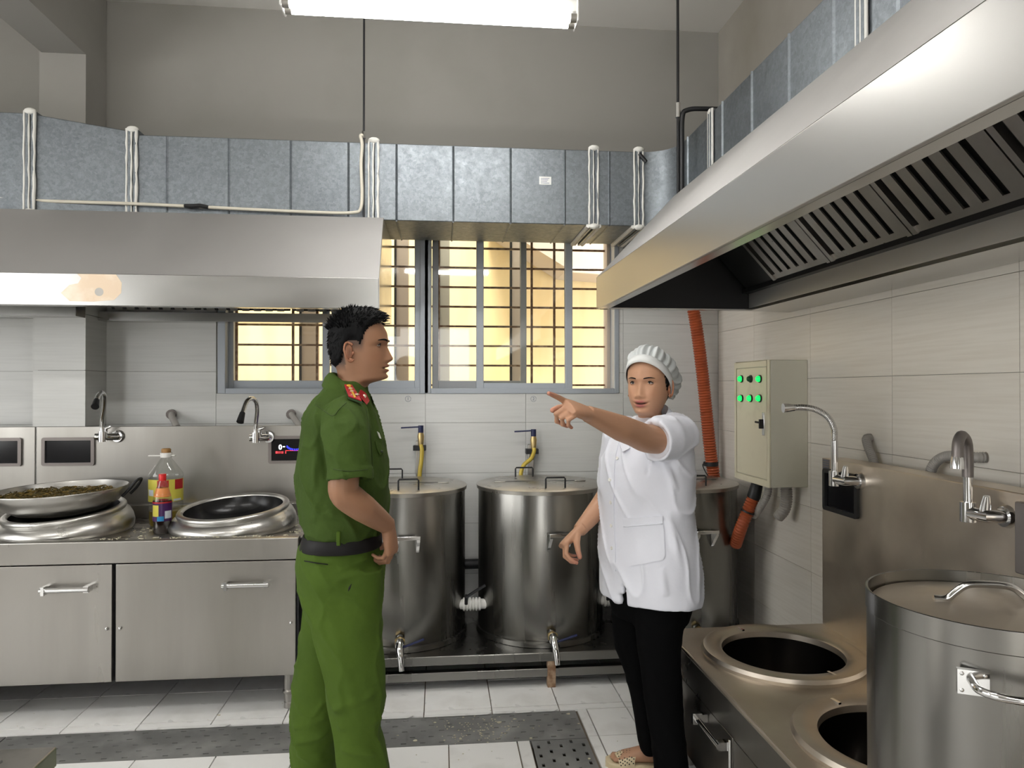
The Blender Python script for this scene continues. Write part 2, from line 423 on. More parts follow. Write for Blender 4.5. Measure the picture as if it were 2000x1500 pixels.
def cover(name, x0, x1, y0, y1, nx, ny, along, label):
    t = thing(name, label, 'drain cover', ((x0 + x1) / 2, (y0 + y1) / 2, -0.006), 'slotted drain covers in the floor')
    put('plate', slotted(MB(), x0, x1, y0, y1, nx, ny, 0.022 if along else 0.024, 0.006 if along else 0.012, -0.003, along), DRAIN, t)
    put('skirt', MB().box(x0, y0, -0.028, x1, y0 + 0.003, -0.0035), DRAIN, t)
    put('skirt', MB().box(x0, y1 - 0.003, -0.028, x1, y1, -0.0035), DRAIN, t)
cover('drain_cover', -0.56, 0.607, DY0 + 0.004, DY1 - 0.004, 15, 5, True, 'long slotted steel drain cover with food scraps between the two people')
cover('drain_cover', -1.80, -0.565, DY0 + 0.004, DY1 - 0.004, 16, 5, True, 'slotted steel drain cover in front of the wok range')
cover('drain_cover', -3.0, -1.805, DY0 + 0.004, DY1 - 0.004, 16, 5, True, 'slotted steel drain cover at the far left edge of the floor')
cover('drain_cover', BX0 + 0.003, DX1 - 0.003, 2.0, DY0, 5, 13, False, 'slotted drain cover running toward the viewer beside the beige slipper')
cover('drain_cover', BX0 + 0.003, DX1 - 0.003, 1.0, 1.997, 5, 14, False, 'nearest slotted drain cover of the branch channel')

# ceiling and beam
ceiling = struct('ceiling', MB().box(XL, YF, ZC, XR + 0.2, YB + 0.2, ZC + 0.2), CEIL)
cx0, cx1, cyf = xat(70, 4.016), xat(165, 4.016), 4.016
struct('ceiling_beam', MB().box(cx0 + 0.02, YF, 3.25, cx1, YB, ZC), PLASTER)

# back wall with window opening
wb = MB()
for (a, b, c, d) in ((XL, WX0, 0, ZC), (WX1, XR + 0.2, 0, ZC), (WX0, WX1, 0, WZ0), (WX0, WX1, WZ1, ZC)):
    wb.box(a, YB + TT, c, b, YB + 0.2, d)
wall_back = struct('wall_back', wb, PLASTER)
wall_right = struct('wall_right', MB().box(XR + TT, YF, 0, XR + 0.2, YB + TT, ZC), PLASTER_R)
# left wall and the wall behind the camera, with unseen openings, sized for the daylight they bring
wl = MB()
for (a, b, c, d) in ((YF, -2.8, 0, ZC), (-0.3, 0.2, 0, ZC), (2.9, YB, 0, ZC), (-2.8, -0.3, 0, 0.9), (-2.8, -0.3, 2.9, ZC), (0.2, 2.9, 0, 0.9), (0.2, 2.9, 2.9, ZC)):
    wl.box(XL - 0.2, a, c, XL, b, d)
struct('wall_left', wl, PLASTER)
wf = MB()
for (a, b, c, d) in ((XL, -0.9, 0, ZC), (0.5, XR + 0.2, 0, ZC), (-0.9, 0.5, 2.5, ZC)):
    wf.box(a, YF - 0.2, c, b, YF, d)
struct('wall_front', wf, PLASTER)
struct('yard_ground', MB().box(-9, -14, -0.35, 7, YF - 0.2, -0.16), CONC)
column = struct('wall_column', MB().box(cx0 + 0.01, cyf, 0, cx1, YB, 3.25), PLASTER)

# wall tiles: each its own piece
_wt = {}
def wall_tile(parent, axis, fixed, a0, a1, z0, z1, m):
    g = 0.0012
    w, h = round(a1 - a0 - 2 * g, 3), round(z1 - z0 - 2 * g, 3)
    if w < 0.01 or h < 0.01: return
    k = (axis, w, h, m.name)
    if k not in _wt:
        mb = MB()
        if axis == 'y': mb.box(-w / 2, 0, -h / 2, w / 2, TT + 0.001, h / 2)
        else: mb.box(0, -w / 2, -h / 2, TT + 0.001, w / 2, h / 2)
        me = mb.mesh('wall_tile'); me.materials.append(m); _wt[k] = me
    o = bpy.data.objects.new('wall_tile', _wt[k]); COL.objects.link(o); o.parent = parent
    c = (a0 + a1) / 2; b = BASE[parent.name]
    d = random.uniform(0, 0.0006)
    o.location = rel(b, c, fixed + d, (z0 + z1) / 2) if axis == 'y' else rel(b, fixed + d, c, (z0 + z1) / 2)
def tile_wall(parent, axis, fixed, a0, a1, z0, z1, oa, oz, m, hole=None, sw=0.6, sh=0.3):
    A = [a0] + [oa + sw * k for k in range(-20, 20) if a0 + 0.01 < oa + sw * k < a1 - 0.01] + [a1]
    Z = [z0] + [oz + sh * k for k in range(-20, 20) if z0 + 0.01 < oz + sh * k < z1 - 0.01] + [z1]
    for i in range(len(A) - 1):
        for j in range(len(Z) - 1):
            R = [(A[i], A[i + 1], Z[j], Z[j + 1])]
            if hole:
                h0, h1, k0, k1 = hole; x0, x1, y0, y1 = R[0]
                if x0 < h1 and x1 > h0 and y0 < k1 and y1 > k0:
                    R = []
                    if y0 < k0: R.append((x0, x1, y0, k0)); y0 = k0
                    if y1 > k1: R.append((x0, x1, k1, y1)); y1 = k1
                    if x0 < h0: R.append((x0, h0, y0, y1))
                    if x1 > h1: R.append((h1, x1, y0, y1))
            for r in R: wall_tile(parent, axis, fixed, *r, m)
ZT = 2.62
tile_wall(wall_back, 'y', YB, cx1, XR, 0, ZT, -0.088, 0.05, TILE, (WX0, WX1, WZ0, WZ1))
tile_wall(wall_back, 'y', YB, -3.4, cx0, 0, ZT, -2.8, 0.05, TILE)
tile_wall(wall_right, 'x', XR, 0.15, YB, 0, 2.45, 3.149, 0.0, TILE_R)
tile_wall(column, 'y', cyf - TT, cx0 - 0.012, cx1 + TT, 0, ZT, -9, 0.05, TILE)
for z in [0.05 + 0.3 * k for k in range(0, 9)]:               # tiles on the side of the column
    b = BASE[column.name]
    mb = MB().box(cx1, cyf - TT, z + 0.0012, cx1 + TT, YB - 0.001, z + 0.2988)
    put('wall_tile', mb, TILE, column)
# pencilled tank numbers on the wall tiles
for u, n in ((797, '1'), (1042, '2')):
    x, z = aty(u, 779, YB)
    mb = text_mb(n, 0.026, (x, YB - 0.0006, z), (1, 0, 0), (0, 0, 1))
    mb.tube(arc((x, YB - 0.0006, z), 0.0165, 0, 2 * PI * 0.97, (1, 0, 0), (0, 0, 1), 20), 0.0008, 4)
    put('tank_number', mb, INK, label='circled numeral one on the tile near the man' if n == '1' else 'circled numeral two on the tile above the pointing hand', cat='marking')
# ------------------------------------------------------------------ windows
YW = YB + 0.045
MX = xat(833, YW)
def frame_mb(x0, x1, z0, z1, y0, y1, wl_, wr, wb_, wt):
    m = MB()
    m.box(x0, y0, z0, x0 + wl_, y1, z1); m.box(x1 - wr, y0, z0, x1, y1, z1)
    m.box(x0 + wl_, y0, z0, x1 - wr, y1, z0 + wb_); m.box(x0 + wl_, y0, z1 - wt, x1 - wr, y1, z1)
    return m
def sash(win, x0, x1, z0, z1, yc, m, ws=0.042, wb_=0.05):
    s_ = put('sash', frame_mb(x0, x1, z0, z1, yc - 0.016, yc + 0.016, ws, ws, wb_, ws), m, win, bevel=0.003)
    put('pane', MB().box(x0 + ws - 0.004, yc - 0.0025, z0 + wb_ - 0.004, x1 - ws + 0.004, yc + 0.0025, z1 - ws + 0.004), GLASS, s_)
    return s_
def grille(win, x0, x1, verts, label):
    y = YB + 0.165
    for k in range(9):
        z = 1.475 + 0.1215 * k
        put('grille_bar', MB().box(x0, y - 0.006, z - 0.006, x1, y + 0.006, z + 0.006), RUST, win)
    for x in verts:
        put('grille_bar', MB().box(x - 0.007, y - 0.018, WZ0, x + 0.007, y - 0.004, WZ1), RUST, win)
w1 = struct('window_1', frame_mb(WX0, MX + 0.012, WZ0, WZ1, YB - 0.006, YB + 0.10, 0.045, 0.05, 0.03, 0.04), ALU, bevel=0.003)
w1['label'] = 'grey aluminium sliding window behind the wok range and the man'
sash(w1, xat(440, YW), xat(643, YW), WZ0 + 0.026, WZ1 - 0.03, YW + 0.028, ALU)
sash(w1, xat(648, YW), xat(824, YW), WZ0 + 0.026, WZ1 - 0.03, YW - 0.008, ALU)
YG = YB + 0.165
grille(w1, WX0 + 0.03, MX, [xat(463, YG), xat(573, YG), xat(620, YG), xat(690, YG), xat(812, YG)], '')
w2 = struct('window_2', frame_mb(MX - 0.012, WX1, WZ0, WZ1, YB - 0.006, YB + 0.10, 0.04, 0.03, 0.03, 0.04), ALU, bevel=0.003)
w2['label'] = 'grey aluminium sliding window above the tanks, right pane slid open'
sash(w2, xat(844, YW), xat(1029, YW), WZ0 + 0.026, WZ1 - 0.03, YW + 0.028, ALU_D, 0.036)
sash(w2, xat(930, YW), xat(1117, YW), WZ0 + 0.012, WZ1 - 0.03, YW - 0.008, ALU, 0.044)
grille(w2, MX, WX1 - 0.02, [xat(857, YG), xat(1038, YG), xat(1082, YG), xat(1192, YG)], '')
# window reveals and outer sill
rv = MB(); rv.box(WX0, YB + 0.10, WZ0 - 0.02, WX1, YB + 0.24, WZ0); rv.box(WX1 - 0.05, YB + 0.1, WZ0, WX1, YB + 0.2, WZ1); rv.box(WX0, YB + 0.1, WZ0, WX0 + 0.03, YB + 0.2, WZ1)
struct('trim_1', rv, BEIGE_OUT)
# outside: neighbouring yellow wall and what stands in front of it
YO = 6.1
struct('exterior_wall', MB().box(-6, YO, -1, 7, YO + 0.2, 4.2), YELLOW)
struct('exterior_ground', MB().box(-6, YB + 0.2, -0.3, 7, YO, -0.1), CONC)
for (u0, u1, m, lab) in ((773, 797, BEIGE_OUT, 'beige'), (858, 878, GREY_OUT, 'grey'), (999, 1016, BEIGE_OUT, 'pinkish'), (588, 618, BEIGE_OUT, 'tan')):
    y = 5.2
    t = thing('exterior_pier', 'narrow %s pier outside the window, seen through the glass' % lab, 'pier', (xat(u0, y), y, -0.1))
    put('shaft', MB().box(xat(u0, y), y, -0.1, xat(u1, y), y + 0.12, 4.0), m, t)
    put('dark_edge', MB().box(xat(u0, y) - 0.012, y - 0.012, -0.1, xat(u0, y) + 0.004, y + 0.02, 4.0), DARK, t)
yb = 5.5
a0, b0 = aty(1036, 470, yb); a1, b1 = aty(1110, 520, yb); a2, b2 = aty(1215, 545, yb)
t = thing('exterior_staircase', 'sloping underside of an outdoor staircase at the upper right of the window', 'stairs', (a1, yb, b2))
put('flight', MB().prism([(a0 - 0.3, yb, b0 + 0.14), (a1, yb, b1 - 0.02), (a2 + 0.9, yb, b2 - 0.01), (a2 + 0.9, yb, b2 + 0.6), (a0 - 0.3, yb, b0 + 0.6)], (0, 0.55, 0)), BEIGE_OUT, t)
put('edge_rail', MB().tube([(a1, yb - 0.03, b1 - 0.03), (a2 + 0.9, yb - 0.03, b2 - 0.02)], 0.02, 8), WHITEP, t)
x, z = aty(1128, 754, 5.4)

# ================================================================== LAMPS
def tube_lamp(x0, x1, y, z, label, tilt=0.0):
    t = thing('tube_lamp', label, 'lamp', ((x0 + x1) / 2, y, z), 'fluorescent batten lamps')
    ho = MB(); ho.prism([(x0, y - 0.045, z + 0.075), (x0, y - 0.03, z + 0.03), (x0, y + 0.03, z + 0.03), (x0, y + 0.045, z + 0.075)], (x1 - x0, 0, 0))
    put('housing', ho, WHITEP, t, bevel=0.004)
    for dy in (-0.024, 0.024):
        put('tube', MB().tube([(x0 + 0.025, y + dy, z + 0.008), (x1 - 0.025, y + dy, z + 0.008)], 0.0175, 16), TUBE, t, smooth=40)
        for xe, s in ((x0, 1), (x1, -1)):
            put('end_cap', MB().tube([(xe + s * 0.002, y + dy, z + 0.008), (xe + s * 0.03, y + dy, z + 0.008)], 0.0182, 16), STEEL, t, smooth=40)
    for xe in (x0, x1): put('end_plate', MB().box(xe - 0.004, y - 0.048, z - 0.012, xe + 0.004, y + 0.048, z + 0.078), WHITEP, t, bevel=0.003)
    for xe in (x0 + 0.2, x1 - 0.2):
        put('hanger', MB().tube([(xe, y, z + 0.074), (xe, y, ZC)], 0.004, 8), BLACKM, t, smooth=40)
    return t
tube_lamp(-0.62, 0.555, 2.87, 2.955, 'fluorescent tube lamp hanging at the top of the picture')
tube_lamp(-0.5, 0.67, 1.15, 3.02, 'added unseen tube lamp overhead between the viewer and the people')  # added out of view to brighten the floor
tube_lamp(-2.6, -1.43, 1.15, 3.02, 'added unseen tube lamp over the left half of the aisle')  # second added aisle lamp, out of view, lifts the floor
tube_lamp(-0.5, 0.67, -1.0, 3.02, 'added unseen tube lamp hanging behind the viewer')  # unseen lamp, added for more light from the front

# ================================================================== AIR DUCT
DYF, DYB, DZ0, DZ1 = 3.72, 4.2, 2.325, 2.725
DXL = 1.245                         # left face of the right run
duct = thing('air_duct', 'galvanised sheet duct running along the back wall and bending along the right wall', 'air duct', (0, 3.95, DZ0))
def dx(u): return xat(u, DYF)
RI = 0.17
# straight run, in sections between flanges
fl_u = [258, 730, 1160, 1248]
xs = [dx(u) for u in fl_u]
for i in range(3):
    put('duct_section', MB().box(xs[i], DYF, DZ0, xs[i + 1], DYB, DZ1), GALV, duct, bevel=0.004)
# reducer and larger run to the left
xa, xb_ = dx(65), dx(258)
red = MB().add([(xa, DYF - 0.03, DZ0), (xb_, DYF, DZ0), (xb_, 4.0, DZ0), (xa, 4.0, DZ0), (xa, DYF - 0.03, DZ1 + 0.075), (xb_, DYF, DZ1 + 0.015), (xb_, 4.0, DZ1 + 0.015), (xa, 4.0, DZ1 + 0.075)],
               [(3, 2, 1, 0), (4, 5, 6, 7), (0, 1, 5, 4), (1, 2, 6, 5), (2, 3, 7, 6), (3, 0, 4, 7)])
put('duct_reducer', red, GALV, duct, bevel=0.004)
put('duct_section', MB().box(-3.4, DYF - 0.03, DZ0, xa, 4.0, DZ1 + 0.078), GALV, duct, bevel=0.004)
# elbow
x0, x1e, yc = xs[-1], DXL, DYF - RI
n = 14; el_i = []; el_o = []
cxe = DXL - RI
for k in range(n + 1):
    a = PI / 2 * k / n
    el_i.append((cxe + RI * math.sin(a), yc + RI * math.cos(a)))
ro = RI + (DYB - DYF)
for k in range(n + 1):
    a = PI / 2 * k / n
    el_o.append((min(cxe + ro * math.sin(a), XR - 0.02), yc + ro * math.cos(a)))
poly = [(x0, DYF)] + el_i + el_o[::-1] + [(x0, DYB)]
put('duct_elbow', MB().prism([(p[0], p[1], DZ0) for p in poly], (0, 0, DZ1 - DZ0)), GALV, duct, smooth=30)
yfl = [atx(u, 0, DXL)[0] for u in (1392, 1690)]
put('duct_section', MB().box(DXL, yfl[0], 2.39, XR - 0.02, yc, DZ1), GALV, duct, bevel=0.004)
put('duct_section', MB().box(DXL, yfl[1], 2.39, XR - 0.02, yfl[0], DZ1), GALV, duct, bevel=0.004)
put('duct_section', MB().box(DXL, -0.6, 2.39, XR - 0.02, yfl[1], DZ1), GALV, duct, bevel=0.004)
# flanges with sealant, and pressed ribs
for u in (65, 258, 730, 1160, 1248):
    x = dx(u); e = 0.078 if u == 65 else (0.018 if u == 258 else 0.004); yo = 0.03 if u == 65 else 0
    fr = MB()
    for s in (-0.02, 0.006):
        fr.box(x + s, DYF - 0.014 - yo, DZ0 - 0.014, x + s + 0.014, 4.0 if u < 300 else DYB, DZ1 + e + 0.012)
    put('flange', fr, GALV, duct, bevel=0.002)
    sl = MB()
    for s, w in ((-0.026, 0.008), (0.02, 0.010), (-0.004, 0.008)):
        zz = [DZ0 - 0.012 + (DZ1 + e + 0.02 - DZ0) * k / 12 for k in range(13)]
        sl.tube([(x + s + random.uniform(-.002, .002), DYF - 0.009 - yo, z) for z in zz], [w * random.uniform(0.5, 0.9) for z in zz], 7)
    for z in (DZ0 - 0.008, DZ1 + e + 0.006): sl.ball((x, DYF - 0.008 - yo, z), 0.03, 0.016, 0.016, 10, 6)
    for s in (-0.03, 0.03): sl.tube([(x + s, DYF, DZ0 - 0.004), (x + s + 0.004, 4.0 if u < 300 else DYB, DZ0 - 0.006)], 0.012, 6)
    put('sealant', sl, SEAL, duct, smooth=60)
for u in (325, 446, 567, 680, 774, 885, 997, 1103, 1190):
    x = dx(u); put('rib', MB().prism([(x - 0.006, DYF, DZ0 + 0.005), (x, DYF - 0.007, DZ0 + 0.005), (x + 0.006, DYF, DZ0 + 0.005)], (0, 0, DZ1 - DZ0 - 0.01)), GALV, duct)
    put('rib', MB().prism([(x - 0.006, DYF, DZ0), (x, DYF, DZ0 - 0.006), (x + 0.006, DYF, DZ0)], (0, DYB - DYF, 0)), GALV, duct)
for u in (1392, 1690):
    y = atx(u, 0, DXL)[0]; fr = MB(); sl = MB()
    for s in (-0.018, 0.006): fr.box(DXL - 0.014, y + s, 2.39, XR - 0.02, y + s + 0.014, DZ1 + 0.012)
    put('flange', fr, GALV, duct, bevel=0.002)
    for s in (-0.024, 0.0, 0.024): sl.tube([(DXL - 0.008, y + s, 2.40), (DXL - 0.008, y + s, (DZ0 + DZ1) / 2), (DXL - 0.008, y + s, DZ1 + 0.01)], 0.006, 7)
    sl.ball((DXL - 0.006, y, DZ1 + 0.004), 0.014, 0.022, 0.014, 8, 5)
    put('sealant', sl, SEAL, duct, smooth=60)
for u in (1345, 1413, 1471, 1544, 1632, 1758):
    y = atx(u, 0, DXL)[0]
    put('rib', MB().prism([(DXL, y - 0.006, 2.392), (DXL - 0.007, y, 2.392), (DXL, y + 0.006, 2.392)], (0, 0, DZ1 - 2.392)), GALV, duct)
# damper handle on the flange by the elbow
x = dx(1255); z = aty(1255, 312, DYF)[1]
put('damper_handle', MB().tube([(x - 0.02, DYF - 0.012, z + 0.03), (x + 0.015, DYF - 0.02, z - 0.015)], 0.011, 10), BLACKM, duct, smooth=40)
# paper sticker with printed lines
x, z = aty(1065, 352, DYF)
st = put('sticker', MB().box(x - 0.032, DYF - 0.0015, z - 0.021, x + 0.032, DYF, z + 0.021), PAPER, duct, label='small white printed sticker')
ln = MB()
for k in range(4): ln.box(x - 0.024, DYF - 0.0021, z + 0.010 - 0.008 * k, x + (0.022 - 0.006 * (k % 3)), DYF - 0.0015, z + 0.0125 - 0.008 * k)
put('printed_lines', ln, INK, st)

# hanger rods
xr = xat(710, 3.69)
t = thing('hanger_rod', 'threaded hanger rod from the ceiling to the hood behind the lamp', 'hanger rod', (xr, 3.69, 2.33))
put('rod', MB().tube([(xr, 3.69, 2.33), (xr, 3.69, ZC)], 0.0055, 8), BLACKM, t, smooth=40)
put('nut', MB().cyl((xr, 3.69, 2.735), (xr, 3.69, 2.77), 0.011, n=6), CHROME, t)
xr2 = 1.14
t = thing('hanger_rod', 'dark hanger rod from the ceiling to the corner of the right hood', 'hanger rod', (xr2, 3.32, 2.38))
put('rod', MB().tube([(xr2, 3.32, 2.38), (xr2, 3.32, ZC)], 0.007, 8), BLACKM, t, smooth=40)
put('coupling', MB().cyl((xr2, 3.32, 2.76), (xr2, 3.32, 2.83), 0.013, n=12), CHROME, t, smooth=40)
xq, zq = 1.27, 2.80
put('conduit', MB().tube(smooth_path([(1.5, 3.30, 2.80), (1.27, 3.30, 2.80), (1.185, 3.31, 2.795), (1.160, 3.315, 2.76), (1.158, 3.315, 2.60), (1.157, 3.315, 2.40)], 6), 0.012, 8), BLACKM,
    smooth=60, label='black conduit bending over the right duct and down the rod', cat='conduit')
cpts = [(-2.7, DYF - 0.05, 2.335)] + [(xat(u, DYF - 0.02), DYF - 0.022, aty(u, v, DYF - 0.022)[1]) for u, v in ((0, 386), (90, 392), (250, 397), (380, 403), (520, 410), (640, 415))]
cpts += [(xat(690, 3.69), 3.685, 2.352), (xat(704, 3.69), 3.68, 2.37), (xat(707, 3.69), 3.68, 2.45), (xat(705, 3.69), 3.68, 2.60), (xat(707, 3.69), 3.68, 2.70), (xat(704, 3.69), 3.68, 2.745), (xat(709, 3.69), 3.69, 2.75)]
t = thing('cable', 'cream cable clipped along the bottom edge of the duct', 'cable', (-1.0, 3.69, 2.34))
put('sheath', MB().tube(smooth_path(cpts, 5), 0.0085, 8), CABLE, t, smooth=60)
xt = xat(381, 3.69); zt = aty(381, 402, 3.69)[1]
put('tape', MB().tube([(xt - 0.055, 3.695, zt + 0.002), (xt - 0.02, 3.693, zt - 0.002), (xt + 0.02, 3.693, zt + 0.003), (xt + 0.06, 3.695, zt - 0.003)], [0.010, 0.014, 0.012, 0.010], 7), BLACKP, t, smooth=40)

# ================================================================== LEFT HOOD (over the wok ranges)
LHX, LHY, LH0, LH1, LHT, LHTY = -0.29, 3.40, 1.83, 1.975, 2.322, 3.655
LHL = -3.3
hood = thing('extraction_hood', 'stainless extraction hood over the wok range on the left', 'hood', ((LHX + LHL) / 2, 3.8, LH0), 'stainless extraction hoods')
put('front_band', MB().box(LHL, LHY, LH0, LHX, LHY + 0.012, LH1), STEEL_H, hood, bevel=0.002)
put('slope_panel', MB().prism([(LHL, LHY, LH1), (LHL, LHY + 0.012, LH1), (LHL, LHTY + 0.012, LHT), (LHL, LHTY, LHT)], (LHX - LHL, 0, 0)), STEEL_MATT, hood)
put('top_panel', MB().box(LHL, LHTY, LHT - 0.004, LHX, 4.0, LHT), STEEL_MATT, hood)
put('end_panel', MB().prism([(LHX, LHY, LH0), (LHX, LHY, LH1), (LHX, LHTY, LHT), (LHX, 4.24, LHT), (LHX, 4.24, LH0)], (0.003, 0, 0)), STEEL_H, hood)
rt = MB().box(LHL, LHY + 0.012, LH0, LHX, LHY + 0.05, LH0 + 0.004); rt.box(LHX - 0.04, LHY, LH0, LHX, 4.2, LH0 + 0.004)
put('bottom_lip', rt, STEEL_H, hood)
for xg0, xg1, yg in ((cx1 + 0.012, LHX, 4.24), (LHL, cx1 + 0.010, 4.0)):
    put('rear_gutter', MB().prism([(xg0, yg - 0.1, LH0), (xg0, yg - 0.1, LH0 + 0.05), (xg0, yg, LH0 + 0.06), (xg0, yg, LH0)], (xg1 - xg0, 0, 0)), STEEL_H, hood)
x, z = aty(289, 474, 3.6)
put('screw_plug', MB().obox((x, 3.545, 2.165), (0.012, 0, 0), (0, 0.001, 0.0015), (0, -0.002, 0.003)), WHITEP, hood)
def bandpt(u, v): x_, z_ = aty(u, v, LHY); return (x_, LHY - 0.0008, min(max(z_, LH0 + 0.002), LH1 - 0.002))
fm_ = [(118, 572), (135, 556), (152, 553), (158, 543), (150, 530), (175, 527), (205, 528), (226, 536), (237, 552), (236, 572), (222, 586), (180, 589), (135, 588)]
fp_ = put('film_reflection', MB().prism([bandpt(*q) for q in fm_], (0, 0.001, 0)), FILM_REFL, hood)  # band patch: residue outline, warm reflection put in as colour
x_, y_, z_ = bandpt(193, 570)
put('round_spot', MB().cyl((x_, LHY - 0.0012, z_), (x_, LHY, z_), 0.019, n=24), STEEL, fp_)
for k in range(6):                   # baffle filters inside
    x0 = LHL + 0.05 + k * 0.485
    if x0 < cx1 + 0.03: continue
    fp = put('filter_panel', MB().prism([(x0, 3.66, 2.24), (x0, 3.67, 2.255), (x0, 4.11, 1.905), (x0, 4.10, 1.89)], (0.47, 0, 0)), DARK, hood)
    for j in range(7):
        xx = x0 + 0.02 + j * 0.063
        put('slat', MB().prism([(xx, 3.658, 2.238), (xx, 3.662, 2.243), (xx, 4.10, 1.892), (xx, 4.096, 1.886)], (0.04, 0, 0)), STEEL, fp)
put('light_strip', MB().box(xat(455, 3.46), 3.455, LH0 + 0.012, xat(720, 3.46), 3.475, LH0 + 0.03), WHITEP, hood)

# ================================================================== RIGHT HOOD (over the soup stove)
HX, H0, H1, HT, HTX, HYE, HYN = 0.745, 1.832, 1.985, 2.385, 1.125, 3.34, -0.9
hd = thing('extraction_hood', 'large stainless extraction hood over the low soup stove on the right', 'hood', (1.2, 1.2, H0), 'stainless extraction hoods')
put('front_band', MB().box(HX, HYN, H0, HX + 0.012, HYE, H1), STEEL_HR, hd, bevel=0.002)
put('slope_panel', MB().prism([(HX, HYN, H1), (HX + 0.012, HYN, H1), (HTX + 0.012, HYN, HT), (HTX, HYN, HT)], (0, HYE - HYN, 0)), STEEL_MATT, hd)
put('top_panel', MB().box(HTX, HYN, HT - 0.004, XR - 0.005, HYE, HT), STEEL_MATT, hd)
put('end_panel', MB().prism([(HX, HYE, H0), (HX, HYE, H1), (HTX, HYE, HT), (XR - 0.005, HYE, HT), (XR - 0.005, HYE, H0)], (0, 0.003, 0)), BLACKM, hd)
lip = MB().box(HX + 0.012, HYN, H0, HX + 0.05, HYE, H0 + 0.004); lip.box(HX, HYE - 0.03, H0, XR - 0.01, HYE, H0 + 0.006)
put('bottom_lip', lip, STEEL_H, hd)
GX = 1.50
put('rear_panel', MB().box(GX, HYN, H0 + 0.012, GX + 0.01, HYE - 0.004, 1.925), PANEL, hd, bevel=0.002)
put('gutter', MB().box(GX - 0.035, HYN, 1.915, GX + 0.01, HYE - 0.004, 1.935), BLACKM, hd)
put('bottom_trim', MB().prism([(GX, HYN, H0 + 0.012), (GX, HYN, H0), (XR - 0.006, HYN, H0 - 0.005), (XR - 0.006, HYN, H0 + 0.03), (GX + 0.01, HYN, H0 + 0.03)], (0, HYE - HYN - 0.004, 0)), STEEL_H, hd)
FA, FB_ = Vector((GX - 0.03, 0, 1.937)), Vector((HTX + 0.01, 0, 2.30))      # slope of the filters
fdir = (FB_ - FA).normalized(); fn = Vector((-fdir.z, 0, fdir.x)); fn = fn if fn.z < 0 else -fn
W = 0.46
end_b = MB().prism([(GX - 0.03, 3.0, 1.937), (HTX + 0.01, 3.0, 2.30), (HTX, 3.0, 2.33), (GX, 3.0, 1.95)], (0, 0.30, 0))
put('blanking_panel', end_b, BLACKM, hd)
for k in range(8):
    y1 = 2.995 - k * (W + 0.006); y0 = y1 - W
    def pt(s, y, d): p = FA + (FB_ - FA) * s + fn * d; return (p.x, y, p.z)
    bk = MB().prism([pt(0, y0, -0.02), pt(1, y0, -0.02), pt(1, y0, -0.012), pt(0, y0, -0.012)], (0, W, 0))
    fp = put('filter_panel', bk, DARK, hd)
    fr = MB()
    for a, b in ((y0, y0 + 0.022), (y1 - 0.022, y1)): fr.prism([pt(0, a, -0.012), pt(1, a, -0.012), pt(1, a, 0.014), pt(0, a, 0.014)], (0, b - a, 0))
    fr.prism([pt(0, y0, -0.012), pt(0.05, y0, -0.012), pt(0.05, y0, 0.006), pt(0, y0, 0.006)], (0, W, 0))
    put('filter_frame', fr, STEEL, fp)
    nS = 6; step = (W - 0.044) / nS
    for j in range(nS):
        ya = y0 + 0.022 + j * step
        put('slat', MB().prism([pt(0.05, ya, 0.004), pt(1, ya, 0.004), pt(1, ya, 0.010), pt(0.05, ya, 0.010)], (0, step * 0.62, 0)), STEEL, fp)

# ================================================================== RANGES
RY0, RYB, RZ = 3.28, 4.0, 0.785
RX1 = -0.635
def display(parent, o, ax, az, w, h, nrm, m=BEZEL):
    """framed display: o centre, ax along width, az up, nrm outward (vectors)"""
    o, ax, az, nrm = Vector(o), Vector(ax), Vector(az), Vector(nrm)
    mb = MB(); r = 0.012; P = []; Q = []
    for (W2, H2, R2, L) in ((w / 2, h / 2, r, P), (w / 2 - 0.017, h / 2 - 0.016, 0.003, Q)):
        for sx, sz, a0 in ((1, 1, 0), (-1, 1, PI / 2), (-1, -1, PI), (1, -1, 1.5 * PI)):
            for k in range(5):
                a = a0 + PI / 2 * k / 4
                L.append(o + ax * (sx * (W2 - R2) + R2 * math.cos(a)) + az * (sz * (H2 - R2) + R2 * math.sin(a)))
    n = len(P); t = nrm * 0.012
    mb.add(P + [p + t for p in P] + [q + t for q in Q] + [q + nrm * 0.003 for q in Q],
           [(i, (i + 1) % n, n + (i + 1) % n, n + i) for i in range(n)] + [(n + i, n + (i + 1) % n, 2 * n + (i + 1) % n, 2 * n + i) for i in range(n)] + [(2 * n + i, 2 * n + (i + 1) % n, 3 * n + (i + 1) % n, 3 * n + i) for i in range(n)])
    d = put('display', mb, m, parent, smooth=35)
    sc = MB().add([q + nrm * 0.003 for q in Q], [tuple(range(n))]); put('screen', sc, BLACKG, d)
    return d
def bar_handle(parent, p0, p1, out, m=CHROME, r=0.0105):
    p0, p1, out = Vector(p0), Vector(p1), Vector(out); d = (p1 - p0).normalized()
    mb = MB().tube([p0 + out, p1 + out], r, 14)
    for p in (p0 + d * 0.012, p1 - d * 0.012):
        mb.obox(p + out * 0.5, d * 0.011, out.cross(d).normalized() * 0.013, out * 0.52)
    mb.obox(p0 + out + d * 0.018, d * 0.006, out.cross(d).normalized() * 0.018, out.normalized() * 0.016)
    return put('handle', mb, m, parent, smooth=40)
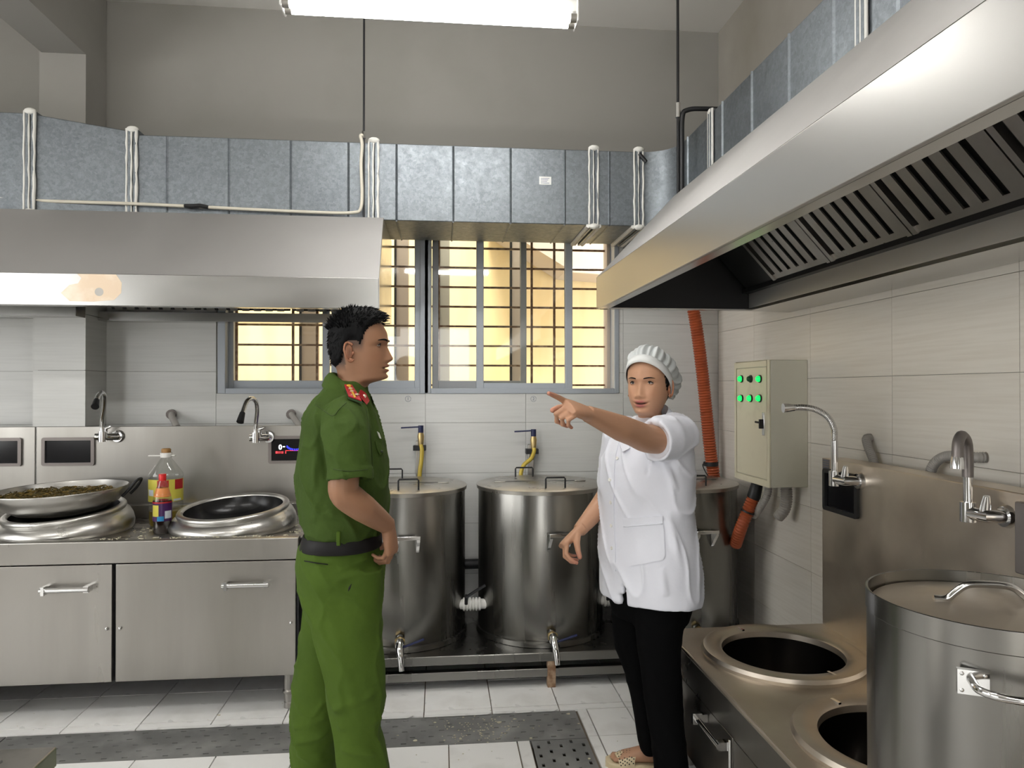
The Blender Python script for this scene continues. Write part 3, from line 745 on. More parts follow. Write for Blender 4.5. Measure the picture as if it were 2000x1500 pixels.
def tilt_ring(parent, x, y, z, tx=0.10, ty=0.05):
    """sloping wok collar: round foot, bulged side and a rolled rim leaning to the front"""
    n = 64; N_ = Vector((-math.sin(ty), -math.sin(tx), 1)).normalized(); zc = z + 0.088
    def low(r, k): a = 2 * PI * k / n; return Vector((x + r * math.cos(a), y + r * math.sin(a), z))
    def upp(r, k, h=0.0):
        a = 2 * PI * k / n; p = Vector((r * math.cos(a), r * math.sin(a), 0)); p.z = -(N_.x * p.x + N_.y * p.y) / N_.z
        return p + Vector((x, y, zc)) + N_ * h
    rings = []
    for t, r in ((0.0, .287), (0.12, .295), (0.35, .297), (0.6, .290), (0.82, .277), (0.95, .262), (1.0, .252)):
        rings.append([low(r, k).lerp(upp(r, k), t) for k in range(n)])
    b = put('burner_collar', MB().loft(rings, caps=False), SPUN, parent, smooth=60)
    rim = MB().loft([[upp(.245 + .016 * math.cos(q), k, .008 + .016 * math.sin(q)) for k in range(n)] for q in np.linspace(-2.6, 2.9, 14)], caps=False)
    put('burner_rim', rim, SPUN, b, smooth=60)
    put('burner_bowl', MB().loft([[upp(r, k, h) for k in range(n)] for r, h in ((.231, .012), (.226, -.02), (.20, -.06), (.12, -.10), (.01, -.11))], caps=False), BOWL, b, smooth=60)
    return b
def range_unit(x0, x1, label, doors, rings, disps):
    t = thing('wok_range', label, 'stove', ((x0 + x1) / 2, 3.64, 0), 'stainless wok ranges')
    put('body', MB().box(x0 + 0.002, RY0 + 0.03, 0.16, x1 - 0.002, RYB, RZ - 0.105), BLACKM, t)
    put('side_panel', MB().box(x1 - 0.006, RY0 + 0.012, 0.15, x1, RYB, RZ - 0.04), BLACKM, t)
    put('worktop', MB().box(x0, RY0 + 0.03, RZ - 0.06, x1, RYB, RZ - 0.018), STEEL_TOP, t)
    put('front_apron', MB().prism([(x0, RY0, RZ - 0.10), (x0, RY0, RZ - 0.004), (x0, RY0 + 0.012, RZ), (x0, RY0 + 0.05, RZ), (x0, RY0 + 0.055, RZ - 0.02), (x0, RY0 + 0.055, RZ - 0.10)], (x1 - x0, 0, 0)), STEEL, t, bevel=0.003)
    put('backsplash', MB().box(x0, RYB, 0.5, x1, RYB + 0.03, 1.25), STEEL, t, bevel=0.002)
    put('rear_step', MB().box(x0 + 0.01, RYB - 0.06, RZ - 0.02, x1 - 0.01, RYB, RZ + 0.05), STEEL, t, bevel=0.003)
    for (a, b, hx) in doors:
        d = put('door', MB().box(a, RY0 + 0.004, 0.165, b, RY0 + 0.026, RZ - 0.105), STEEL, t, bevel=0.002)
        bar_handle(d, (hx - 0.10, RY0 + 0.004, 0.583), (hx + 0.10, RY0 + 0.004, 0.583), (0, -0.04, 0))
        for kx in (a + 0.02, b - 0.02):
            put('knob', MB().ball((kx, RY0 - 0.001, 0.40), 0.007, 0.007, 0.009, 10, 6), CHROME, d, smooth=80)
    for x in (x0 + 0.1, x1 - 0.05):
        for y in (RY0 + 0.06, RYB - 0.06):
            lg = MB().lathe([(0.024, 0.16), (0.024, 0.085), (0.030, 0.078), (0.030, 0.07), (0.024, 0.066), (0.022, 0.028), (0.024, 0.026), (0.024, 0.0)], (x, y, 0), 16, caps=True)
            put('leg', lg, STEEL, t, smooth=40)
    for x in rings: tilt_ring(t, x, 3.625, RZ - 0.018)
    ds = []
    for (cx, w) in disps:
        ds.append(display(t, (cx, RYB, 1.118), (1, 0, 0), (0, 0, 1), w, 0.15, (0, -1, 0)))
    return t, ds
XG = xat(223, RY0)
d3a, d3b = xat(525, 4), 0
wok_range, dsp = range_unit(-2.13, RX1, 'two-ring stainless wok range with bottles and a wok on top', [(-2.11, XG - 0.008, xat(133, 3.27)), (XG + 0.008, RX1 - 0.012, xat(483, 3.27))],
    [-1.795, -1.01], [(xat(135, 4), 0.265), (xat(525, 4) + 0.1325, 0.265)])
other_range, _d = range_unit(-3.3, -2.137, 'second wok range cut off by the left picture edge', [(-3.28, -2.72, -3.0), (-2.71, -2.15, -2.4)], [-2.7], [(xat(44, 4) - 0.1325, 0.265)])
# lit display behind the man
S_ = dsp[1]; y = RYB - 0.0036; xd = xat(525, 4)
def dpix(px, py): return aty(520 + px / 21.4, 840 + py / 21.4, 4.0)
xx, zz = dpix(600, 720); put('digit', text_mb('0', 0.036, (xx, y, zz), (1, 0, 0), (0, 0, 1), bold=0.0012), TXTW, S_)
xx, zz = dpix(750, 690); put('unit_mark', MB().box(xx - 0.006, y, zz - 0.003, xx + 0.006, y + 0.0004, zz + 0.003), TXTW, S_)
rm = MB()
for px, w in ((450, .012), (550, .005), (630, .005), (700, .006), (825, .005)):
    xx, zz = dpix(px, 930); rm.box(xx - w / 2, y, zz - 0.006, xx + w / 2, y + 0.0004, zz + 0.006)
put('status_row', rm, TXTR, S_)
bl = MB()
for k in range(12):
    a = PI * (1.15 + 0.7 * k / 11); xx, zz = dpix(1230, 560); xx += 0.05 * math.cos(a); zz += 0.032 * math.sin(a)
    bl.box(xx - 0.003, y, zz - 0.008, xx + 0.003, y + 0.0004, zz + 0.004)
put('gauge_arc', bl, TXTB, S_)
xx, zz = dpix(1200, 850); put('gauge_line', MB().box(xx - 0.05, y, zz - 0.0012, xx + 0.05, y + 0.0004, zz + 0.0012), TXTR, S_)

# ------------------------------------------------------------------ wok and greens
WX, WY, WZ = -1.805, 3.60, 0.972
wok = thing('wok', 'steel wok with loop handles holding dark stir-fried greens', 'wok', (WX, WY, WZ - 0.1))
MW = Matrix.Rotation(0.02, 3, 'X') @ Matrix.Rotation(-0.03, 3, 'Y')
prof = [(0.288, 0.004), (0.290, 0.0), (0.275, -0.03), (0.245, -0.068), (0.19, -0.10), (0.10, -0.118), (0.0, -0.122), (0.0, -0.119), (0.10, -0.114), (0.188, -0.095), (0.242, -0.064), (0.272, -0.028), (0.286, 0.003)]
put('bowl', MB().lathe(prof, (WX, WY, WZ), 64, MW, close=False), WOKM, wok, smooth=60)
for s in (1, -1):
    c = Vector((WX + s * 0.285, WY + 0.06 * s, WZ - 0.02)); mb = MB()
    pts = [(c.x - s * 0.012, c.y - 0.045, c.z - 0.02), (c.x + s * 0.018, c.y - 0.045, c.z + 0.012), (c.x + s * 0.045, c.y - 0.03, c.z + 0.05), (c.x + s * 0.052, c.y, c.z + 0.058), (c.x + s * 0.045, c.y + 0.03, c.z + 0.05), (c.x + s * 0.018, c.y + 0.045, c.z + 0.012), (c.x - s * 0.012, c.y + 0.045, c.z - 0.02)]
    put('handle', mb.tube(smooth_path(pts, 5), 0.007, 8), BLACKM, wok, smooth=60)
fd = MB(); rr = random.Random(3)
fd.lathe([(0.255, -0.048), (0.2, -0.036), (0.1, -0.028), (0.0, -0.026)], (WX, WY, WZ), 40)
for k in range(900):
    a = rr.uniform(0, 2 * PI); r = 0.25 * math.sqrt(rr.random()); L = rr.uniform(0.015, 0.05); b = rr.uniform(0, 2 * PI)
    c = Vector((WX + r * math.cos(a), WY + r * math.sin(a), WZ - 0.036 + rr.uniform(0, 0.018)))
    d = Vector((math.cos(b), math.sin(b), rr.uniform(-0.3, 0.3))) * L / 2
    fd.tube([c - d, c + Vector((0, 0, rr.uniform(0, 0.008))), c + d], rr.uniform(0.0016, 0.0035), 5)
put('stir_fried_greens', fd, FOODD, smooth=60, label='dark stir-fried greens inside the wok', cat='food', kind='stuff')

# ------------------------------------------------------------------ bottles
PET = clear_mat('pet_plastic', (0.93, 0.94, 0.93), 0.025, 0.06, 0.45)
OIL = mat('cooking_oil', (0.70, 0.50, 0.05), 0.1, trans=0.7)
SOY = mat('soy_sauce', (0.012, 0.005, 0.004), 0.08)
LYEL = mat('label_yellow', (0.62, 0.55, 0.08), 0.4); LRED = mat('label_red', (0.40, 0.02, 0.02), 0.35); LPUR = mat('label_purple', (0.05, 0.012, 0.08), 0.35)
LWHI = mat('label_white', (0.62, 0.66, 0.70), 0.4); LBLU = mat('label_blue', (0.02, 0.22, 0.45), 0.4); LORA = mat('label_orange', (0.62, 0.22, 0.06), 0.4)
CAPB = mat('brown_cap', (0.30, 0.16, 0.05), 0.5); CAPR = mat('red_cap', (0.55, 0.015, 0.015), 0.35)
ZW = RZ - 0.018
def patch(c, r, a0, a1, z0, z1, n=8):
    """piece of a label wrapped round a bottle"""
    mb = MB(); P = []
    for k in range(n + 1):
        a = a0 + (a1 - a0) * k / n; P.append((c[0] + r * math.cos(a), c[1] + r * math.sin(a)))
    for i in range(n): mb.add([(P[i][0], P[i][1], z0), (P[i + 1][0], P[i + 1][1], z0), (P[i + 1][0], P[i + 1][1], z1), (P[i][0], P[i][1], z1)], [(0, 1, 2, 3)])
    return mb
jx, jy = xat(325, 3.74), 3.74
jug = thing('oil_jug', 'large clear oil jug with yellow label behind the sauce bottle', 'bottle', (jx, jy, ZW))
pr = [(0.0, 0.0), (0.07, 0.0), (0.078, 0.01), (0.080, 0.10)]
for k in range(6): pr += [(0.080, 0.11 + 0.022 * k), (0.076, 0.121 + 0.022 * k)]
pr += [(0.081, 0.245), (0.078, 0.262), (0.030, 0.330), (0.024, 0.338), (0.024, 0.355)]
put('body', MB().lathe(pr, (jx, jy, ZW), 36), PET, jug, smooth=50)
put('oil', MB().lathe([(0.0, 0.003), (0.07, 0.003), (0.076, 0.012), (0.077, 0.075), (0.0, 0.076)], (jx, jy, ZW), 32), OIL, jug, smooth=50)
put('cap', MB().lathe([(0.027, 0.34), (0.028, 0.362), (0.026, 0.363)], (jx, jy, ZW), 24), WHITEP, jug, smooth=40)
put('stopper', MB().lathe([(0.022, 0.363), (0.023, 0.378), (0.019, 0.384), (0.0, 0.385)], (jx, jy, ZW), 24), CAPB, jug, smooth=40)
put('carry_strap', MB().box(jx - 0.085, jy - 0.008, ZW + 0.345, jx + 0.045, jy + 0.008, ZW + 0.351), WHITEP, jug, bevel=0.002)
f0 = math.atan2(-jy, -jx)            # angle that faces the camera
lb = put('label', patch((jx, jy), 0.0822, f0 - 1.35, f0 + 1.3, ZW + 0.125, ZW + 0.235, 18), LYEL, jug)
put('label_panel', patch((jx, jy), 0.0827, f0 - 0.5, f0 + 0.15, ZW + 0.15, ZW + 0.232), LRED, lb)
put('label_emblem', patch((jx, jy), 0.0827, f0 + 0.5, f0 + 1.15, ZW + 0.185, ZW + 0.234), LRED, lb)
put('label_panel', patch((jx, jy), 0.0827, f0 + 0.42, f0 + 0.95, ZW + 0.128, ZW + 0.138), LWHI, lb)
put('label_print', patch((jx, jy), 0.0827, f0 - 1.2, f0 - 0.75, ZW + 0.155, ZW + 0.185), LWHI, lb)
sx, sy = xat(318, 3.52), 3.52
sb = thing('sauce_bottle', 'dark sauce bottle with red cap and purple label beside the wok', 'bottle', (sx, sy, ZW))
put('body', MB().lathe([(0.0, 0.0), (0.036, 0.0), (0.041, 0.008), (0.040, 0.05), (0.0415, 0.06), (0.0415, 0.16), (0.036, 0.185), (0.020, 0.235), (0.015, 0.25), (0.015, 0.262)], (sx, sy, ZW), 32), PET, sb, smooth=50)
put('sauce', MB().lathe([(0.0, 0.002), (0.035, 0.002), (0.0395, 0.010), (0.0385, 0.05), (0.040, 0.06), (0.040, 0.158), (0.0, 0.16)], (sx, sy, ZW), 28), SOY, sb, smooth=50)
put('cap', MB().lathe([(0.0165, 0.25), (0.017, 0.278), (0.0155, 0.281), (0.0, 0.281)], (sx, sy, ZW), 24), CAPR, sb, smooth=40)
f0 = math.atan2(-sy, -sx)
lb = put('label', patch((sx, sy), 0.0423, 0, 2 * PI, ZW + 0.062, ZW + 0.148, 36), LPUR, sb)
put('label_panel', patch((sx, sy), 0.0427, f0 - 1.25, f0 - 0.4, ZW + 0.085, ZW + 0.138), LYEL, lb)
put('label_panel', patch((sx, sy), 0.0427, f0 + 0.25, f0 + 1.1, ZW + 0.075, ZW + 0.11), LWHI, lb)
put('label_panel', patch((sx, sy), 0.0427, f0 - 0.55, f0 + 0.15, ZW + 0.064, ZW + 0.086), LBLU, lb)
put('label_rim', patch((sx, sy), 0.0427, 0, 2 * PI, ZW + 0.146, ZW + 0.153, 36), LRED, lb)
put('neck_label', MB().lathe([(0.0385, 0.176), (0.027, 0.216)], (sx, sy, ZW), 28), LORA, sb, smooth=60)
# scraps on the worktop
sp = MB(); rr = random.Random(5)
for k in range(160):
    if k < 110: x, y = rr.uniform(-1.5, -0.68), RY0 + 0.02 + rr.random() * 0.06; z = RZ + 0.001
    else: x, y = rr.choice([rr.uniform(-1.48, -1.36), rr.uniform(-0.72, -0.66)]), rr.uniform(3.40, 3.7); z = ZW + 0.002
    if y > RY0 + 0.052: z = ZW + 0.002
    a = rr.uniform(0, PI); r = rr.uniform(0.002, 0.007)
    sp.obox((x, y, z), (r * math.cos(a), r * math.sin(a), 0), (-r * .4 * math.sin(a), r * .4 * math.cos(a), 0), (0, 0, 0.0015))
put('food_crumbs', sp, FOODL, label='pale food crumbs scattered along the wok range edge', cat='food scraps', kind='stuff')

# ------------------------------------------------------------------ wall faucets
def faucet_back(ub, vb, neck_u, tops, label):
    x, z = aty(ub, vb, RYB); xn = xat(neck_u, 3.9)
    t = thing('wall_faucet', label, 'faucet', (x, RYB, z), 'gooseneck faucets')
    put('valve_body', MB().tube([(x + 0.06, RYB, z - 0.005), (x + 0.045, RYB - 0.04, z - 0.005), (x - 0.03, RYB - 0.06, z - 0.005)], [0.022, 0.019, 0.018], 14), CHROME, t, smooth=50)
    put('wall_flange', MB().cyl((x + 0.06, RYB - 0.001, z - 0.005), (x + 0.058, RYB - 0.012, z - 0.005), 0.034, 0.03), CHROME, t, smooth=50)
    put('lever', MB().tube([(x + 0.02, RYB - 0.055, z), (x + 0.02, RYB - 0.055, z + 0.04), (x + 0.045, RYB - 0.05, z + 0.05)], [0.014, 0.012, 0.008], 12), CHROME, t, smooth=50)
    put('neck_nut', MB().cyl((xn, RYB - 0.065, z - 0.03), (xn, RYB - 0.065, z + 0.025), 0.020, 0.020), CHROME, t, smooth=50)
    pts = [(xn, RYB - 0.065, z)] + [(xat(u, 3.9 - 0.06 * k), RYB - 0.07 - 0.035 * k, aty(u, v, 3.9 - 0.06 * k)[1]) for k, (u, v) in enumerate(tops)]
    put('spout', MB().tube(smooth_path(pts, 7), 0.0115, 12), CHROME, t, smooth=60)
    e = Vector(pts[-1]); d = (e - Vector(pts[-2])).normalized()
    put('aerator', MB().tube([e - d * 0.05, e - d * 0.01, e + d * 0.005], [0.0135, 0.0175, 0.0185], 14), BLACKM, t, smooth=50)
faucet_back(208, 850, 194, [(194, 822), (194, 792), (190, 775), (180, 767), (168, 772), (158, 784), (150, 795)], 'chrome gooseneck faucet left of the oil jug')
faucet_back(504, 852, 496, [(497, 828), (497, 805), (493, 787), (482, 779), (469, 784), (458, 804), (449, 826)], 'chrome gooseneck faucet beside the lit display')
for u, lab in ((343, 'short pipe stub poking from the wall above the oil jug'), (576, 'short dark pipe stub poking from the wall behind the man')):
    x, z = aty(u, 812, YB)
    t = thing('pipe_stub', lab, 'pipe', (x, YB, z))
    put('pipe', MB().tube([(x - 0.02, YB, z + 0.01), (x, YB - 0.06, z), (x + 0.06, YB - 0.14, z - 0.06)], 0.018, 10), GREYHOSE, t, smooth=60)
    put('collar', MB().cyl((x - 0.02, YB - 0.001, z + 0.01), (x - 0.018, YB - 0.02, z + 0.008), 0.028, n=14), BEZEL, t, smooth=40)

# ================================================================== TANKS
TY, TR, TZ0, TZ1 = 3.815, 0.335, 0.18, 0.945
plat = thing('tank_platform', 'low stainless platform carrying the three tanks', 'platform', (0.5, 3.8, 0))
put('deck', MB().box(-0.58, 3.42, 0.128, 1.62, 4.2, 0.172), STEEL_TANK, plat, bevel=0.004)
put('lower_rail', MB().box(-0.58, 3.43, 0.05, 1.62, 3.47, 0.092), STEEL_TANK, plat, bevel=0.003)
put('lower_rail', MB().box(-0.58, 4.12, 0.05, 1.62, 4.16, 0.092), STEEL_TANK, plat, bevel=0.003)
for x in (-0.5, xat(1077, 3.43), 1.52):
    put('leg', MB().box(x - 0.02, 3.424, 0.0, x + 0.02, 3.464, 0.13), RUST if 0 < x < 1 else STEEL, plat, bevel=0.002)
    put('leg', MB().box(x - 0.02, 4.10, 0.0, x + 0.02, 4.14, 0.13), STEEL, plat)
def tank(x, lab, tapu, handle_off=0.03):
    t = thing('steel_tank', lab, 'tank', (x, TY, TZ0 - 0.008), 'cylindrical stainless tanks')
    put('body', MB().lathe([(TR - 0.004, TZ0 - 0.008), (TR, TZ0), (TR, TZ1 - 0.03), (TR - 0.003, TZ1 - 0.02), (TR - 0.003, TZ1 - 0.006)], (x, TY, 0), 72), STEEL_TANK, t, smooth=35)
    put('base_ring', MB().lathe([(TR + 0.001, TZ0 - 0.008), (TR + 0.010, TZ0 - 0.006), (TR + 0.010, TZ0 + 0.018), (TR + 0.001, TZ0 + 0.022)], (x, TY, 0), 72), STEEL_TANK, t, smooth=40)
    lid = put('lid', MB().lathe([(TR + 0.008, TZ1 - 0.022), (TR + 0.010, TZ1 - 0.004), (TR + 0.004, TZ1), (0.0, TZ1 + 0.006)], (x, TY, 0), 72), LIDM, t, smooth=35)
    for (hx, hy) in ((0.045, -0.235), (-0.06, 0.235)):
        pts = [(x + hx - 0.05, TY + hy, TZ1 + 0.002), (x + hx - 0.05, TY + hy, TZ1 + 0.048), (x + hx - 0.045, TY + hy, TZ1 + 0.055), (x + hx + 0.045, TY + hy, TZ1 + 0.055), (x + hx + 0.05, TY + hy, TZ1 + 0.048), (x + hx + 0.05, TY + hy, TZ1 + 0.002)]
        put('lid_handle', MB().tube(pts, 0.0045, 8), BLACKM, lid, smooth=40)
    sm = MB(); sm.box(x - 0.25, TY + 0.02, TZ1 + 0.004, x + 0.25, TY + 0.024, TZ1 + 0.0062)
    put('lid_seam', sm, BLACKM, lid)
    for hx in (-0.22, 0.22): put('hinge', MB().box(x + hx - 0.03, TY + 0.005, TZ1 + 0.002, x + hx + 0.03, TY + 0.04, TZ1 + 0.008), STEEL, lid, bevel=0.002)
    # side handle
    a = -PI / 2 + 0.13; c = Vector((x + TR * math.cos(a), TY + TR * math.sin(a), 0.715)); d = Vector((-math.sin(a), math.cos(a), 0)); o = Vector((math.cos(a), math.sin(a), 0))
    hm = MB()
    hm.obox(c + o * 0.045 + Vector((0, 0, 0.02)), d * 0.06, o * 0.009, Vector((0, 0, 0.009)))
    for s in (-1, 1):
        hm.prism([c + d * (s * 0.05 - 0.009) + Vector((0, 0, 0.028)), c + d * (s * 0.05 - 0.009) + o * 0.05 + Vector((0, 0, 0.024)), c + d * (s * 0.05 - 0.009) + o * 0.05 + Vector((0, 0, 0.0)), c + d * (s * 0.05 - 0.009) + Vector((0, 0, -0.062))], d * 0.018)
    put('side_handle', hm, CHROME, t, bevel=0.002)
    # drain tap
    a = -PI / 2 + 0.03; c = Vector((x + TR * math.cos(a), TY + TR * math.sin(a), 0.235)); o = Vector((math.cos(a), math.sin(a), 0))
    tp = MB().tube([c, c + o * 0.03, c + o * 0.055 + Vector((0, 0, -0.01))], [0.020, 0.022, 0.022], 14)
    tp.tube([c + o * 0.05, c + o * 0.075 + Vector((0, 0, -0.02)), c + o * 0.09 + Vector((0.006, 0, -0.06)), c + o * 0.095 + Vector((0.01, 0, -0.11))], [0.018, 0.018, 0.016, 0.014], 14)
    tap = put('drain_tap', tp, CHROME, t, smooth=50)
    put('collar', MB().cyl(c + o * 0.012, c + o * 0.028, 0.027, n=6), BRASS, tap)
    put('lever', MB().obox(c + o * 0.055 + Vector((0.065, 0, 0.03 * tapu - 0.015)), Vector((0.05, 0, 0.03 * tapu)), Vector((0, 0.006, 0)), Vector((-0.002, 0, 0.004))), BLUE, tap, bevel=0.002)
    return t
X2 = 0.539
tank(X2 - 0.742, 'stainless tank behind the man, under the tap with the straight yellow hose', 0.6)
tank(X2, 'middle stainless tank between the man and the woman', 0.5)
tank(X2 + 0.742, 'stainless tank behind the woman with an orange hose in its lid', 0.5)
for x0 in (X2 - 0.742, X2):
    xm = x0 + 0.371; t = thing('link_pipe', 'wrapped white link pipe low between the %s tanks' % ('left and middle' if x0 < 0 else 'middle and right'), 'pipe', (xm, TY - 0.1, 0.3))
    put('pipe', MB().tube([(xm - 0.09, TY - 0.12, 0.335), (xm + 0.09, TY - 0.12, 0.335)], 0.026, 14), WHITEP, t, smooth=50)
    wr = MB()
    for k in range(6): wr.tube(arc((xm - 0.045 + 0.016 * k, TY - 0.12, 0.335), 0.028, 0, 2 * PI, (0, 1, 0), (0, 0, 1), 16), 0.007, 6)
    put('wrapping', wr, WHITEP, t, smooth=60)
    put('valve_lever', MB().obox((xm + 0.012, TY - 0.17, 0.415), (0.05, 0, 0.03), (0, 0.007, 0), (-0.003, 0, 0.005)), BLACKM, t)
    put('valve_stem', MB().cyl((xm - 0.035, TY - 0.15, 0.345), (xm - 0.035, TY - 0.165, 0.395), 0.009, n=10), BLACKM, t, smooth=50)
# dark water pipe along the wall behind the tanks
zp = aty(920, 1100, 4.2)[1]
put('wall_pipe', MB().tube([(-0.55, 4.19, zp), (1.6, 4.19, zp)], 0.03, 12), BLACKM, smooth=50, label='dark pipe running along the wall behind the tanks', cat='pipe')
# wall valves with yellow hoses
def wall_valve(u, v, hose, lab, hlab):
    x, z = aty(u, v, YB - 0.05)
    t = thing('wall_valve', lab, 'valve', (x, YB, z), 'wall valves above the tanks')
    put('valve_body', MB().tube([(x, YB - 0.05, z + 0.035), (x, YB - 0.05, z + 0.01), (x, YB - 0.05, z - 0.045)], [0.014, 0.02, 0.015], 12), BRASS, t, smooth=50)
    put('lever', MB().obox((x - 0.055, YB - 0.055, z + 0.062), (0.06, 0, 0.003), (0, 0.008, 0), (0, 0, 0.004)), BLUE, t, bevel=0.002)
    put('lever_cap', MB().cyl((x, YB - 0.05, z + 0.03), (x, YB - 0.05, z + 0.072), 0.016, n=10), BLUE, t, smooth=40)
    put('bracket', MB().box(x - 0.045, YB - 0.06, z - 0.075, x + 0.03, YB - 0.002, z - 0.045), BLACKM, t, bevel=0.002)
    put('riser', MB().box(x - 0.03, YB - 0.03, z - 0.36, x + 0.005, YB - 0.001, z - 0.02), STEEL, t, bevel=0.003)
    put('hose', MB().tube(smooth_path([(x, YB - 0.055, z - 0.04)] + [(xat(a, 4.17), 4.19 - 0.005 * i, aty(a, b, 4.17)[1]) for i, (a, b) in enumerate(hose)], 7), 0.0125, 10), YHOSE, smooth=60, label=hlab, cat='hose', group='yellow water hoses')
wall_valve(822, 855, [(824, 880), (823, 900), (820, 922), (819, 945)], 'blue lever wall valve above the tank behind the man', 'straight yellow hose hanging into the left tank')
wall_valve(1042, 862, [(1044, 882), (1038, 896), (1024, 908), (1018, 922), (1017, 935)], 'blue lever wall valve above the middle tank', 'curled yellow hose hanging into the middle tank')

# ------------------------------------------------------------------ corrugated hoses
def corrugated(path, r, pitch=0.011, n=14):
    P = smooth_path(path, 40); L = [0]
    for a, b in zip(P, P[1:]): L.append(L[-1] + (b - a).length)
    k = int(L[-1] / pitch * 4); pts = []; rad = []; j = 0
    for i in range(k + 1):
        s = L[-1] * i / k
        while j < len(L) - 2 and L[j + 1] < s: j += 1
        f = (s - L[j]) / max(L[j + 1] - L[j], 1e-9); pts.append(P[j].lerp(P[j + 1], f)); rad.append(r * (1 + 0.09 * math.cos(2 * PI * s / pitch)))
    return MB().tube(pts, rad, n)
hp = [(xat(u, 4.14), 4.14 - 0.0 * v, aty(u, v, 4.14)[1]) for u, v in ((1340, 520), (1352, 590), (1362, 650), (1372, 730), (1380, 810), (1387, 880), (1393, 925), (1394, 942))]
t = thing('corrugated_hose', 'orange corrugated hose hanging in the corner into the right tank', 'hose', (hp[-1][0], 4.14, 0.95), 'orange corrugated hoses')
put('hose', corrugated(hp, 0.036, 0.016), ORANGE, t, smooth=70)
xc_, zc_ = aty(1388, 906, 4.14)
put('clamp', MB().lathe([(0.040, -0.012), (0.044, -0.012), (0.044, 0.012), (0.040, 0.012)], (xc_, 4.14, zc_), 24, close=True), BLACKM, t, smooth=40)
put('clamp_wire', MB().tube(smooth_path([(xc_ - 0.04, 4.11, zc_ + 0.01), (xc_ - 0.065, 4.10, zc_), (xc_ - 0.05, 4.10, zc_ - 0.04), (xc_ - 0.03, 4.10, zc_ - 0.07)], 6), 0.003, 6), BLACKM, t, smooth=60)

# ================================================================== CONTROL CABINET
KX, KY0, KY1, KZ0, KZ1 = 1.532, 3.172, 3.566, 0.99, 1.587
cb = thing('control_cabinet', 'cream electric control cabinet with green lamps on the right wall', 'cabinet', (KX + 0.09, (KY0 + KY1) / 2, KZ0))
put('box', MB().box(KX, KY0, KZ0, XR, KY1, KZ1), CREAM_S, cb, bevel=0.004)
fr = MB()
for (a, b, c, d) in ((KY0, KY0 + 0.022, KZ0, KZ1), (KY1 - 0.022, KY1, KZ0, KZ1), (KY0 + 0.022, KY1 - 0.022, KZ0, KZ0 + 0.03), (KY0 + 0.022, KY1 - 0.022, KZ1 - 0.03, KZ1)):
    fr.box(KX - 0.008, a, c, KX - 0.0005, b, d)
put('door_frame', fr, CREAM, cb, bevel=0.002)
dr = put('door', MB().box(KX - 0.006, KY0 + 0.027, KZ0 + 0.034, KX + 0.002, KY1 - 0.027, KZ1 - 0.034), CREAM, cb, bevel=0.002)
for r_, v in enumerate((740, 778)):
    for c_, u in enumerate((1449, 1467, 1485)):
        yy, zz = atx(u, v, KX - 0.006)
        m = GREEN_OFF if (r_ == 0 and c_ == 1) else GREEN_L
        lamp_ = put('indicator_lamp', MB().lathe([(0.0, 0.022), (0.010, 0.020), (0.014, 0.014), (0.015, 0.004)], (KX - 0.006, yy, zz), 16, Matrix.Rotation(-PI / 2, 3, 'Y')), m, dr, smooth=50)
        put('lamp_ring', MB().lathe([(0.015, 0.0), (0.019, 0.0), (0.019, 0.006), (0.015, 0.007)], (KX - 0.006, yy, zz), 18, Matrix.Rotation(-PI / 2, 3, 'Y'), close=True), BLACKP, lamp_, smooth=40)
yy, zz = atx(1492, 828, KX - 0.006)
lk = put('lock', MB().box(KX - 0.012, yy - 0.011, zz - 0.055, KX - 0.005, yy + 0.011, zz + 0.055), CHROME, dr, bevel=0.002)
put('latch', MB().obox((KX - 0.02, yy, zz), (0.010, 0, 0), (0, 0.005, 0), (0, 0, 0.022)), BLACKM, lk)
put('key_knob', MB().tube([(KX - 0.02, yy + 0.002, zz + 0.005), (KX - 0.03, yy + 0.04, zz + 0.008)], 0.005, 8), BLACKM, lk)
# conduits below the cabinet
t = thing('corrugated_hose', 'short orange hose with black gland under the control cabinet', 'hose', (1.6, 3.4, 0.8), 'orange corrugated hoses')
g0 = Vector((1.60, 3.47, KZ0)); g1 = Vector((1.585, 3.47, 0.905)); g2 = Vector((1.53, 3.50, 0.74))
put('gland', MB().tube([g0, g0 + Vector((0, 0, -0.03)), g1, g1 + (g2 - g1) * 0.1], [0.022, 0.030, 0.034, 0.030], 14), BLACKP, t, smooth=40)
put('hose', corrugated([g1, g1.lerp(g2, 0.5), g2, g2 + Vector((-0.01, 0.05, -0.10))], 0.030, 0.014), ORANGE, t, smooth=70)
put('band', MB().tube([g1.lerp(g2, 0.45), g1.lerp(g2, 0.5)], 0.035, 14), BLACKP, t, smooth=40)
put('conduit', corrugated([(1.63, 3.40, KZ0), (1.625, 3.40, 0.93), (1.61, 3.42, 0.88), (1.60, 3.50, 0.80)], 0.018, 0.010), GREYHOSE, smooth=70, label='thin grey conduit between the orange hose and the thicker grey one', cat='conduit')
put('conduit', corrugated([(1.65, 3.26, KZ0), (1.652, 3.26, 0.92), (1.645, 3.27, 0.87), (1.63, 3.30, 0.83)], 0.026, 0.011), GREYHOSE, smooth=70, label='thick ribbed grey conduit stub under the control cabinet', cat='conduit')

